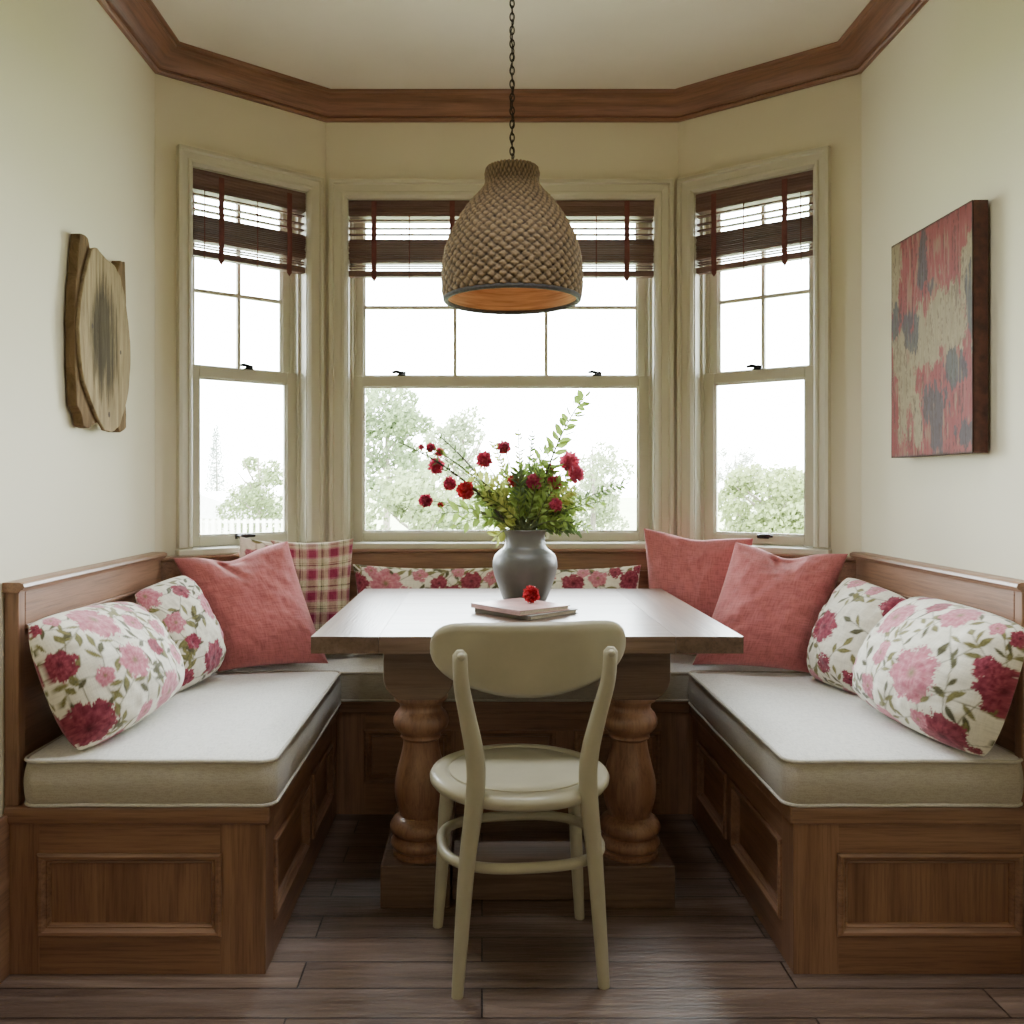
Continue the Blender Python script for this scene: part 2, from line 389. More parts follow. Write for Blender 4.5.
# ------------------------------------------------------------------ banquette
def face(mb_f, mb_p, mb_m, u0, u1, z0, z1, panels, mp, st=None):
    # framed face: mp(u, z, depth) with depth toward the viewer; panels = (u0,u1,z0,z1)
    us = sorted(set([u0,u1] + [q for p in panels for q in p[:2]])); zs = sorted(set([z0,z1] + [q for p in panels for q in p[2:]]))
    def bx(mb, a, b, c, d, h0, h1): mb.prism([(a,c),(b,c),(b,d),(a,d)], h0, h1, mp)
    p0 = panels[0]
    bx(mb_f, u0, u1, z0, p0[2], -.022, 0); bx(mb_f, u0, u1, p0[3], z1, -.022, 0)
    xs = [u0] + [q for p in panels for q in p[:2]] + [u1]
    if st is not None:
        for i in range(0, len(xs), 2): q = MB(); bx(q, xs[i], xs[i+1], z0 if i in (0, len(xs)-2) else p0[2], z1 if i in (0, len(xs)-2) else p0[3], -.022, .0006); st.append(q)
    for i in range(0, len(xs), 2): bx(mb_f, xs[i], xs[i+1], p0[2], p0[3], -.022, 0)
    for p in panels:
        bx(mb_p, p[0], p[1], p[2], p[3], -.022, -.011)
        pr = [(-.004,0),(-.004,.006),(.002,.010),(.008,.009),(.012,.004),(.015,.001),(.018,.002),(.022,-.004),(.024,-.0115),(0,-.0115)]
        mb_m.mitre([(p[0],p[2]),(p[1],p[2]),(p[1],p[3]),(p[0],p[3])], pr, True, mp)
ZL0, ZL1 = .357, .399
def bench(side):
    L = side == 'left'
    xw = XL if L else XR; sg = 1 if L else -1
    xi = -.513 if L else .738; o = ((xw+xi)/2, 2.6, 0)
    t = thing('banquette_bench', 'panelled oak bench along the %s wall, under the %s' % (side, 'weathered plank' if L else 'red painted board'), 'bench', o)
    yf, ye = 2.13, 3.148
    MB().box(xw+sg*.002,yf+.022,.0,xi-sg*.022,ye-.01,ZL0-.001).build('carcass', M['oak_z'], t, o)
    f, p, m = MB(), MB(), MB()
    pan = [(-1.047,-.62,.094,.283)] if L else [(.844,1.275,.094,.283)]
    st = []; face(f, p, m, min(xw+sg*.001,xi), max(xw+sg*.001,xi), 0, ZL0, pan, lambda u,z,h: (u, yf-h, z), st)
    for q in st: q.build('stile', M['oak_z'], t, o, bevel=.001)
    f.build('end_frame', M['oak_x'], t, o, bevel=.0015); pp = p.build('end_panel', M['oak_z'], t, o); m.build('panel_moulding', M['oak_x'], pp, o)
    f = MB(); pans = [(2.215,2.64,.094,.283),(2.715,3.06,.094,.283)]
    for i, q in enumerate(pans):
        p, m = MB(), MB(); g = MB()
        face(g, p, m, yf+.001, ye-.012, 0, ZL0, [q], lambda u,z,h: (xi + sg*h, u, z))
        pp = p.build('side_panel', M['oak_y'], t, o); m.build('panel_moulding', M['oak_y'], pp, o)
    st = []; face(f, MB(), MB(), yf+.0005, ye+.0115, 0, ZL0, pans, lambda u,z,h: (xi + sg*h, u, z), st)
    for q in st: q.build('stile', M['oak_z'], t, o, bevel=.001)
    f.build('side_frame', M['oak_y'], t, o, bevel=.0015)
    MB().box(xw+sg*.002,yf-.012,ZL0,xi+sg*.012,ye,ZL1).build('seat_board', M['oak_x'], t, o, bevel=.006)
    # backrest: recessed lower boards, upper board, post at the open end, nosed cap
    yb = YC - .035
    MB().box(xw+sg*.002,yf+.03,ZL1,xw+sg*.026,yb,.815).build('backrest', M['oak_y'], t, o)
    b = MB(); b.box(xw+sg*.002,yf+.03,.822,xw+sg*.034,yb,.905); b.box(xw+sg*.002,yf+.03,.812,xw+sg*.040,yb,.823)
    b.build('top_rail', M['oak_y'], t, o, bevel=.003)
    MB().box(xw+sg*.002,yf-.006,ZL1,xw+sg*.036,yf+.026,.905).build('end_post', M['oak_z'], t, o, bevel=.003)
    c = MB(); c.mitre([(yf-.014,0),(yb+.005,0)], [(0,.904),(0,.928),(-.04,.928),(-.050,.924),(-.052,.917),(-.048,.911),(-.042,.909),(-.040,.904)] , False, lambda u,v,h: (xw+sg*(.002-v), u, h))
    c.build('cap', M['oak_y'], t, o)
    return t
bench('left'); bench('right')
# back bench inside the bay
def back_bench():
    o = (.1, 3.3, 0); t = thing('banquette_bench', 'short oak bench in the bay under the centre window, behind the table', 'bench', o)
    x0, x1, yf = -.513-.004, .738+.004, 3.16
    wl = lambda y: XL + (BL_-XL)*(y-YC)/(YB-YC); wr = lambda y: XR + (BR_-XR)*(y-YC)/(YB-YC)
    f = MB(); pans = [(-.41,-.112,.114,.293),(-.042,.256,.114,.293),(.326,.624,.114,.293)]
    st = []; face(f, MB(), MB(), x0, x1, 0, ZL0, pans, lambda u,z,h: (u, yf-h, z), st)
    for q in st: q.build('stile', M['oak_z'], t, o, bevel=.001)
    f.build('front_frame', M['oak_x'], t, o, bevel=.0015)
    for q in pans:
        p, m = MB(), MB(); face(MB(), p, m, x0, x1, 0, ZL0, [q], lambda u,z,h: (u, yf-h, z))
        pp = p.build('front_panel', M['oak_x'], t, o); m.build('panel_moulding', M['oak_x'], pp, o)
    y2 = YB-.004
    poly = [(wl(3.155)+.01,3.151),(wr(3.155)-.01,3.151),(BR_-.004,y2),(BL_+.004,y2)]
    MB().prism(poly, ZL0, ZL1).build('seat_board', M['oak_x'], t, o, bevel=.004)
    path = [(XR,YC),(BR_,YB),(BL_,YB),(XL,YC)]
    idf = lambda x,y,h: (x,y,h)
    MB().mitre(path, [(.003,ZL1),(.026,ZL1),(.026,.815),(.003,.815)], False, idf).build('backrest', M['oak_x'], t, o)
    MB().mitre(path, [(.003,.815),(.040,.815),(.040,.823),(.034,.825),(.034,.893),(.003,.893)], False, idf).build('top_rail', M['oak_x'], t, o)
    MB().mitre(path, [(.003,.893),(.040,.893),(.046,.896),(.048,.902),(.046,.908),(.003,.909)], False, idf).build('cap', M['oak_x'], t, o)
back_bench()

# ------------------------------------------------------------------ seat cushions
def rounded(pts, r, n=6):
    out = []; k = len(pts)
    for i in range(k):
        p, a, b = Vector(pts[i]), Vector(pts[i-1]), Vector(pts[(i+1) % k])
        da, db = (a-p).normalized(), (b-p).normalized(); half = da.angle(db)/2
        t = r/math.tan(half); c = p + (da+db).normalized()*(r/math.sin(half))
        v0, v1 = p+da*t-c, p+db*t-c
        for q in range(n+1):
            s = q/n; w = v0.lerp(v1, s); w.normalize(); out.append(c + w*r)
    # subdivide straight runs
    res = []
    for i in range(len(out)):
        a, b = out[i], out[(i+1) % len(out)]; m = max(1, int((b-a).length/.04))
        for q in range(m): res.append(a.lerp(b, q/m))
    return res
from mathutils import noise as MN
def cushion(label, pts, z0, z1, crown, seed):
    ol = rounded(pts, .035); n = len(ol); c = sum(ol, Vector((0,0)))/n; o = (c.x, c.y, z0)
    rings = []
    for s in (.3,.7,.93): rings.append([(c + (p-c)*s, z0) for p in ol])
    for q in range(9):
        a = q/8; bl = .010*math.sin(PI*a)**.7 - .004
        rings.append([(p + (p-c).normalized()*(bl + .002*MN.noise(Vector((p.x*9,p.y*9,a*3+seed)))), z0 + (z1-z0)*a) for p in ol])
    for s in (.985,.96,.92,.86,.78,.68,.56,.42,.28,.14,.04):
        rg = []
        for p in ol:
            q = c + (p-c)*s
            rg.append((q, z1 + crown*(1-s**2.2)**.62 + .0045*MN.noise(Vector((q.x*7,q.y*7,seed)))*(1-s**6)))
        rings.append(rg)
    mb = MB(); vs = [(p.x,p.y,z) for rg in rings for p, z in rg]; fs = []
    for i in range(len(rings)-1):
        for k in range(n): fs.append((i*n+k, i*n+(k+1)%n, (i+1)*n+(k+1)%n, (i+1)*n+k))
    fs.append(tuple(range(n))[::-1]); fs.append(tuple((len(rings)-1)*n+k for k in range(n)))
    mb.add(vs, fs); ob = mb.build('seat_cushion', M['linen'], None, o, smooth=True)
    for f in ob.data.polygons: f.use_smooth = True
    for e in ob.data.edges: e.use_edge_sharp = False
    tag(ob, label, 'cushion')
    ob.data.materials.append(M['boxing_shade'])
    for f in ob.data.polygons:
        if abs(f.normal.z) < .6 and f.center.z < z1-z0: f.material_index = 1  # side faces take the shaded linen colour
    pp = MB()
    for z in (z1+.001, z0+.006):
        pp.tube([(p.x + (p-c).normalized().x*.0005, p.y + (p-c).normalized().y*.0005, z + .0015*MN.noise(Vector((p.x*12,p.y*12,z)))) for p in ol], .0042, 7, closed=True)
    pp.build('piping', M['piping'], ob, o, smooth=True)
    return ob
cushion('oatmeal linen seat cushion with piping on the bench at the left wall', [(-1.083,2.112),(-.488,2.112),(-.488,3.128),(-1.083,3.09)], .400, .508, .022, 1)
cushion('oatmeal linen seat cushion with piping on the bench at the right wall', [(.713,2.112),(1.281,2.112),(1.274,3.09),(.713,3.128)], .400, .508, .022, 2)
cushion('narrow oatmeal seat cushion on the short bench behind the table', [(-1.0,3.137),(1.185,3.137),(.79,3.48),(-.63,3.48)], .400, .500, .010, 3)

# ------------------------------------------------------------------ numpy noise + textile painting
def vnoise(x, y, seed):
    rs = np.random.RandomState(seed); T = rs.rand(64, 64)
    xi, yi = np.floor(x).astype(int), np.floor(y).astype(int); fx, fy = x-xi, y-yi
    fx = fx*fx*(3-2*fx); fy = fy*fy*(3-2*fy)
    g = lambda a, b: T[a % 64, b % 64]
    return (g(xi,yi)*(1-fx)+g(xi+1,yi)*fx)*(1-fy) + (g(xi,yi+1)*(1-fx)+g(xi+1,yi+1)*fx)*fy
def fbm(x, y, seed, o=4):
    s = 0; a = .5; t = 0
    for k in range(o):
        s = s + a*vnoise(x*2**k+k*7.3, y*2**k+k*3.1, seed+k); t += a; a *= .5
    return s/t
CREAM = np.array((.78,.735,.63)); PINK = np.array((.43,.105,.16)); LPINK = np.array((.60,.27,.31)); CRIM = np.array((.16,.018,.04)); DRED = np.array((.31,.06,.09))
OLIVE = np.array((.17,.155,.06)); DOLIVE = np.array((.085,.08,.04))
PS = 1.36
def floral(seed, w, h, N, Ny, preset, au=None, av=None):
    rs = random.Random(seed)
    au = np.linspace(-1,1,N)*w/2 if au is None else au; av = np.linspace(-1,1,Ny)*h/2 if av is None else av
    w, h = au[-1]-au[0], av[-1]-av[0]
    u = au[None,:] + np.zeros((Ny,1)); v = av[:,None] + np.zeros((1,N))
    preset = [(a, b, R*PS, d) for a, b, R, d in preset] if preset else preset
    img = np.ones((Ny,N,3))*CREAM
    nz = fbm(u*90+50, v*90+50, seed); nf = fbm(u*260+50, v*260+50, seed+9, 3)
    px = w/N
    def put(mask, col):
        img[:] = img*(1-mask[...,None]) + col*mask[...,None]
    def soft(d): return np.clip(d/px+.5, 0, 1)
    def leaf(cx, cy, Ln, wd, ang, col):
        dx, dy = u-cx, v-cy; x = dx*math.cos(ang)+dy*math.sin(ang); y = -dx*math.sin(ang)+dy*math.cos(ang)
        ed = wd*(1-np.clip(np.abs(2*x/Ln),0,1)**1.6)*(.75+.5*nz) - np.abs(y)
        m = soft(ed)*(np.abs(x) < Ln/2)
        sh = (.75+.55*nf)[...,None] + .25*(np.abs(y) < px*.7)[...,None]
        put(m, col*sh)
    def stem(pts):
        for (ax_, ay_), (bx_, by_) in zip(pts[:-1], pts[1:]):
            dx, dy = bx_-ax_, by_-ay_; t = np.clip(((u-ax_)*dx+(v-ay_)*dy)/(dx*dx+dy*dy+1e-9),0,1)
            put(soft(.0013-np.hypot(u-ax_-t*dx, v-ay_-t*dy))*.85, DOLIVE*1.3)
    def flower(cx, cy, R, dark, ph):
        x, y = u-cx, v-cy; r = np.hypot(x,y); th = np.arctan2(y,x)
        k = 7 if R > .045 else 5
        ed = R*(.74+.16*np.abs(np.cos(th*k/2+ph))+.32*(nz-.5)+.30*(nf-.5))
        m = soft(ed-r)
        if R < .04: m = m*(nz+nf*.6+.35*(1-r/R) > .62)
        pet = .5+.5*np.cos(th*k*2+ph+5*nz); rg = .5+.5*np.sin(r/R*16+th*3+6*nz)
        t = np.clip(.35*pet+.45*rg+.5*(nf-.35), 0, 1)[...,None]
        a, b = (CRIM, DRED*1.15) if dark else (PINK, LPINK)
        col = a*(1-t)+b*t
        cc = np.clip(1-r/(R*.24),0,1)[...,None]; col = col*(1-cc)+(OLIVE if not dark else CRIM*.5)*cc
        put(m, col)
    fl = []
    for (a, b, R, dk) in preset or []: fl.append((a*w/2, b*h/2, R, dk))
    tries = 0; want_b, want_s = (4, 8) if preset is None else (0, 5)
    nb = ns = 0
    while tries < 900 and (nb < want_b or ns < want_s):
        tries += 1; b = nb < want_b; R = rs.uniform(.052,.070) if b else rs.uniform(.028,.042)
        x, y = rs.uniform(-.9,.9)*w/2, rs.uniform(-.9,.9)*h/2
        if all(math.hypot(x-q[0],y-q[1]) > (R+q[2])*1.12 for q in fl):
            fl.append((x,y,R,rs.random() < .35)); nb += b; ns += (not b)
    for (x,y,R,dk) in fl:
        a0 = rs.uniform(0,2*PI); n = 4 if R > .04 else 3
        for k in range(n):
            a = a0 + k*2*PI/n*rs.uniform(.6,1.2); Lf = rs.uniform(.9,1.6)*R if R > .04 else rs.uniform(1.3,2.0)*R
            q = R*.8
            sx, sy = x+math.cos(a)*q, y+math.sin(a)*q; ex, ey = sx+math.cos(a+.3)*Lf*1.2, sy+math.sin(a+.3)*Lf*1.2
            stem([(x,y),(sx,sy),(ex,ey)])
            for s_, sd in ((.35,.7),(.6,-.7),(.95,.1)):
                ll = rs.uniform(.030,.052); aa = a+.3+sd; bx_, by_ = sx+(ex-sx)*s_, sy+(ey-sy)*s_
                leaf(bx_+math.cos(aa)*ll/2, by_+math.sin(aa)*ll/2, ll, rs.uniform(.0055,.0095), aa, OLIVE if rs.random() < .65 else DOLIVE)
    for (x,y,R,dk) in fl: flower(x,y,R,dk,rs.uniform(0,6))
    img *= (.95+.1*nf)[...,None]
    return np.clip(img, 0, 1)
def plaid(N, Ny, au, av):
    u = au-au[0]; v = av-av[0]; per = .080
    def band(t):
        f = (t % per)/per; c = np.ones((len(t),3))*np.array((.62,.54,.38))
        c[(f < .36)] = (.27,.03,.075); c[(f > .36) & (f < .44)] = (.50,.23,.26); c[(f > .92)] = (.50,.23,.26)
        c[(f > .60) & (f < .645)] = (.05,.05,.025); c[(f > .70) & (f < .725)] = (.12,.11,.05)
        return c
    a, b = band(u), band(v+.02); img = .5*(a[None]+b[:,None])
    return np.clip(img*(.85+.3*np.random.RandomState(3).rand(Ny,N,1)), 0, 1)

def grid_mesh(name, front, back, Nx, Ny, mat, col=None, wm=.5, hm=.5):
    # front/back: arrays (Ny,Nx,3) sharing their border
    nf = Nx*Ny; idx = np.arange(nf).reshape(Ny,Nx); bidx = np.full((Ny,Nx), -1)
    bidx[0,:] = idx[0]; bidx[-1,:] = idx[-1]; bidx[:,0] = idx[:,0]; bidx[:,-1] = idx[:,-1]
    inner = (Ny-2)*(Nx-2); bidx[1:-1,1:-1] = nf + np.arange(inner).reshape(Ny-2,Nx-2)
    V = np.concatenate([front.reshape(-1,3), back[1:-1,1:-1].reshape(-1,3)])
    q = lambda I, fl: np.stack([I[:-1,:-1], I[:-1,1:], I[1:,1:], I[1:,:-1]][::(-1 if fl else 1)], -1).reshape(-1,4)
    Fq = np.concatenate([q(idx, False), q(bidx, True)])
    me = bpy.data.meshes.new(name); me.vertices.add(len(V)); me.vertices.foreach_set('co', V.astype(np.float32).ravel())
    me.loops.add(Fq.size); me.loops.foreach_set('vertex_index', Fq.ravel().astype(np.int32))
    me.polygons.add(len(Fq)); me.polygons.foreach_set('loop_start', np.arange(0,Fq.size,4,dtype=np.int32)); me.polygons.foreach_set('loop_total', np.full(len(Fq),4,dtype=np.int32))
    me.polygons.foreach_set('use_smooth', np.ones(len(Fq),dtype=bool)); me.update()
    UVx, UVy = np.meshgrid(np.linspace(0,wm,Nx), np.linspace(0,hm,Ny)); uv = np.stack([UVx,UVy],-1)
    uvv = np.concatenate([uv.reshape(-1,2), uv[1:-1,1:-1].reshape(-1,2)])
    ul = me.uv_layers.new(name='UVMap'); ul.data.foreach_set('uv', uvv[Fq.ravel()].astype(np.float32).ravel())
    if col is not None:
        cc = np.concatenate([col.reshape(-1,3), col[1:-1,1:-1].reshape(-1,3)]); cc = np.concatenate([cc, np.ones((len(cc),1))],1)
        at = me.color_attributes.new('Col','FLOAT_COLOR','POINT'); at.data.foreach_set('color', cc.astype(np.float32).ravel())
    me.materials.append(mat); me.validate()
    ob = bpy.data.objects.new(name, me); COL.objects.link(ob); return ob

def pillow(name, label, cat, BL, BR, TR, TL, T, mat, kind='plain', N=110, seed=1, preset=None, back=.6, pinch=.06, pw=.5, rd=0, wr=.010, chop=0, group=None):
    C = [np.array(q, float) for q in (BL,BR,TR,TL)]
    w = (np.linalg.norm(C[1]-C[0])+np.linalg.norm(C[2]-C[3]))/2; h = (np.linalg.norm(C[3]-C[0])+np.linalg.norm(C[2]-C[1]))/2
    Nx = N; Ny = max(30, int(N*h/w)) if h < w else int(N*min(1.3,h/w))
    tx, ty = [np.sin(np.linspace(-1,1,q)*1.38)/math.sin(1.38) for q in (Nx, Ny)]
    U, V = np.meshgrid(tx, ty)
    u = U*(1-pinch*(1-V**2))*np.sqrt(1-rd*V**6); v = V*(1-pinch*(1-U**2))*np.sqrt(1-rd*U**6)
    fu, fv = (u+1)/2, (v+1)/2
    mid = (1-fu)[...,None]*(1-fv)[...,None]*C[0] + fu[...,None]*(1-fv)[...,None]*C[1] + fu[...,None]*fv[...,None]*C[2] + (1-fu)[...,None]*fv[...,None]*C[3]
    n = np.cross(C[1]-C[0]+C[2]-C[3], C[3]-C[0]+C[2]-C[1]); n = n/np.linalg.norm(n)   # toward the viewer
    base = np.clip((1-np.abs(U)**2.3)*(1-np.abs(V)**2.3), 0, 1)**pw
    belly = 1 - .22*V
    nz = fbm(U*2.2+20, V*2.2+20, seed, 3)-.5; n2 = fbm(U*6+20, V*6+20, seed+5, 2)-.5
    edge = np.clip(1-np.maximum(np.abs(U),np.abs(V)),0,1)
    rad = np.sin(np.arctan2(V,U)*11+seed*1.7+6*nz)*np.clip(np.hypot(U,V)-.45,0,1)*edge**.5*1.4
    wr_ = wr*(1.6*nz+.9*n2+.55*rad)*np.clip(edge*6,0,1)
    ch = 0
    if chop:
        x0 = .08 + .30*(1-V); d1 = np.abs(U + .28 - .36*(1-V)); d2 = np.abs(U - .30 + .22*(1-V)*2)
        ch = -chop*(np.exp(-(d1/.09)**2)*np.clip((V-.35)/.5,0,1)*np.clip(edge*9,0,1)) - chop*.6*np.exp(-((U-.02)/.22)**2)*np.clip((V-.55)/.4,0,1)*np.clip(edge*9,0,1)
    hf = T*.62*base*belly + wr_ + ch; hb = T*back*.62*base*belly
    sag = np.array((0,0,-.012))*(base*np.clip(V,0,1))[...,None]
    if chop: sag = sag + np.array((0,0,-chop*1.0))*(np.exp(-((U+.05)/.40)**2)*np.clip((V-.2)/.8,0,1)**2)[...,None]
    fr = mid + n*hf[...,None] + sag; bk = mid - n*hb[...,None] + sag
    col = None
    def arc(line):
        q = np.r_[0, np.cumsum(np.linalg.norm(np.diff(line, axis=0), axis=1))]; return q - q[-1]/2
    if kind == 'floral': col = floral(seed, w, h, Nx, Ny, preset, arc(fr[Ny//2]), arc(fr[:,Nx//2]))
    if kind == 'plaid': col = plaid(Nx, Ny, arc(fr[Ny//2]), arc(fr[:,Nx//2]))
    allv = np.concatenate([fr.reshape(-1,3), bk.reshape(-1,3)])
    org = np.array((allv[:,0].mean(), allv[:,1].mean(), allv[:,2].min()))
    ob = grid_mesh(name, fr-org, bk-org, Nx, Ny, mat, col, w, h); ob.location = org
    tag(ob, label, cat, group)
    return ob

PRE_A = [(-.84,-.46,.064,True),(-.34,.60,.058,False),(-.30,.02,.040,False),(-.86,.26,.036,True),(.08,-.46,.050,False),(-.28,-.56,.030,False),(.30,.26,.026,False),(.36,-.10,.028,False),(.05,.42,.027,False),(-.5,-.84,.032,True),(-.92,.78,.028,True),(-.68,.80,.024,False),(.62,-.55,.05,False),(.66,.55,.04,False),(-.62,-.86,.022,False),(.7,.05,.03,True)]
PRE_I = [(.60,-.60,.062,True),(.30,-.05,.062,False),(-.36,.44,.052,False),(.28,.72,.046,False),(-.14,.02,.030,False),(-.20,-.36,.028,False),(-.62,-.22,.027,False),(.42,-.48,.024,False),(.94,.08,.055,True),(.78,.26,.028,True),(.86,-.74,.026,True),(-.05,-.72,.042,False),(-.62,-.70,.04,False),(.92,.70,.032,True),(.38,-.92,.028,True),(-.75,.55,.045,False)]
PRE_L = [(-.90,.55,.034,True),(-.55,.58,.050,False),(-.12,.80,.024,False),(.12,.62,.028,True),(.52,.66,.034,True),(.78,.72,.026,False),(-.30,.35,.03,False),(.3,.4,.03,True),(-.72,.85,.02,False),(.34,.88,.02,False)]
PRE_R = [(-.72,.66,.030,False),(-.40,.78,.024,False),(-.05,.60,.036,True),(.30,.70,.030,False),(.55,.82,.024,True),(.78,.60,.036,True),(.1,.86,.02,False),(-.5,.40,.03,True),(.92,.85,.022,True)]
V3 = lambda *a: a
# left side, from the camera inward
pillow('floral_pillow','large cream floral pillow on the left bench, nearest the camera','pillow', (-.960,2.14,.515),(-.905,2.60,.545),(-1.045,2.655,.815),(-1.068,2.10,.835), .23, M['print'], 'floral', 190, 3, PRE_A, back=.35, pinch=-.05, pw=.42, rd=.10)
pillow('floral_pillow','smaller cream floral pillow tucked between the front floral and red pillows on the left','pillow', (-.935,2.69,.525),(-.865,2.935,.55),(-.985,2.985,.862),(-1.055,2.72,.83), .18, M['print'], 'floral', 150, 21, None, back=.15, pinch=-.02, pw=.44, rd=.08)
pillow('red_pillow','coral red linen pillow on the left bench, in front of the plaid pillow','pillow', (-.885,3.02,.53),(-.535,3.135,.535),(-.70,3.24,.955),(-1.058,3.085,.905), .19, M['red'], 'plain', 130, 5, back=.3, wr=.012, chop=.030, pinch=.05)
pillow('plaid_pillow','red and beige plaid pillow leaning in the left bay corner','pillow', (-.80,3.26,.53),(-.49,3.365,.53),(-.485,3.40,.955),(-.775,3.30,.955), .11, M['print'], 'plaid', 170, 8, back=.25, pinch=.07)
pillow('floral_pillow','floral pillow almost hidden behind the red and plaid pillows, only its corner showing','pillow', (-.90,3.20,.56),(-.62,3.41,.56),(-.60,3.425,.93),(-.868,3.225,.972), .055, M['print'], 'floral', 110, 31, [(-.66,.62,.032,False),(-.30,.80,.022,True)], back=.3)
pillow('lumbar_pillow','floral lumbar pillow behind the table, left of the vase','pillow', (-.49,3.385,.515),(.085,3.385,.515),(.098,3.425,.846),(-.492,3.425,.855), .11, M['print'], 'floral', 190, 12, PRE_L, back=.3, pinch=.075)
pillow('lumbar_pillow','floral lumbar pillow behind the table, right of the vase','pillow', (.115,3.385,.515),(.60,3.385,.515),(.605,3.425,.852),(.105,3.425,.838), .11, M['print'], 'floral', 190, 14, PRE_R, back=.3, pinch=.06)
# right side
pillow('red_pillow','coral red linen pillow at the right bay corner, behind the other red pillow','pillow', (.62,3.335,.53),(.93,3.16,.53),(.975,3.235,.965),(.605,3.37,.995), .13, M['red'], 'plain', 110, 17, back=.25, wr=.009, chop=.012, pinch=.06)
pillow('red_pillow','coral red linen pillow on the right bench, beside the floral pillows','pillow', (.715,3.06,.545),(1.085,2.975,.535),(1.235,3.035,.925),(.892,3.165,.955), .18, M['red'], 'plain', 130, 19, back=.25, wr=.012, chop=.028, pinch=.05)
pillow('floral_pillow','cream floral pillow on the right bench, between the red and the nearest floral pillow','pillow', (1.075,2.93,.53),(1.15,2.64,.525),(1.245,2.615,.825),(1.195,2.95,.86), .17, M['print'], 'floral', 150, 23, None, back=.15, pinch=-.02, pw=.44, rd=.08)
pillow('floral_pillow','large cream floral pillow on the right bench, nearest the camera','pillow', (1.10,2.585,.54),(1.172,2.09,.515),(1.247,2.045,.835),(1.232,2.57,.845), .23, M['print'], 'floral', 200, 4, PRE_I, back=.15, pinch=-.05, pw=.42, rd=.10)

# ------------------------------------------------------------------ table
def table():
    x0, x1, y0, y1, zt, th = -.426, .651, 2.24, 3.27, .78, .042
    o = ((x0+x1)/2, 2.7, 0); t = thing('dining_table', 'dark oak trestle table with two turned columns in the bay', 'table', o)
    e = .168
    tb = MB(); ys = [y0 + (y1-y0)*k/5 for k in range(6)]
    for k in range(5): tb.box(x0+e+.0010,ys[k]+.0005,zt-th,x1-e-.0010,ys[k+1]-.0005,zt)
    tb.build('tabletop', M['table_x'], t, o)
    for a, b in ((x0,x0+e),(x1-e,x1)): MB().box(a,y0,zt-th,b,y1,zt).build('breadboard_end', M['table_y'], t, o)
    for cx in (-.173,.418):
        h = .096
        # bearer block with rounded lower outer corners
        pr = [(cx-h,zt-th),(cx-h,.625),(cx-h+.006,.605),(cx-h+.020,.585),(cx-h+.040,.571),(cx+h-.040,.571),(cx+h-.020,.585),(cx+h-.006,.605),(cx+h,.625),(cx+h,zt-th)]
        MB().prism(pr, 2.452, 3.08, lambda a,b,q: (a,q,b)).build('bearer', M['table_x'], t, o, bevel=.003)
        # turned column
        pf = [(.066,.571),(.075,.566),(.077,.558),(.074,.550),(.064,.545),(.060,.536),(.060,.527),(.064,.521),(.072,.512),(.078,.499),(.079,.486),(.075,.474),(.066,.464),(.059,.458),(.056,.452),(.058,.446),(.054,.442)]
        for k in range(15):
            a = k/14; z = .438 - a*(.438-.232); pf.append((.050 + .0225*math.sin(PI*min(1,a**1.25)*.86)**1.4 + .004*a, z))
        pf += [(.060,.226),(.066,.222),(.078,.214),(.086,.202),(.088,.192),(.084,.182),(.074,.176),(.072,.170),(.078,.165),(.085,.156),(.086,.147),(.081,.138),(.074,.132),(.074,.128),(.080,.124),(.080,.116)]
        MB().lathe(pf[::-1], 40, (cx,2.555,0)).build('turned_column', M['table_z'], t, o, smooth=True)
        MB().box(*((-.278,2.458,0,-.088,3.06,.116) if cx < 0 else (.333,2.458,0,.528,3.06,.116))).build('foot', M['table_x'], t, o, bevel=.003)
    MB().box(-.083,2.50,.004,.328,2.66,.105).build('stretcher', M['table_x'], t, o, bevel=.003)
    MB().box(-.08,2.60,.60,.325,2.64,.735).build('apron', M['table_x'], t, o, bevel=.002)
table()

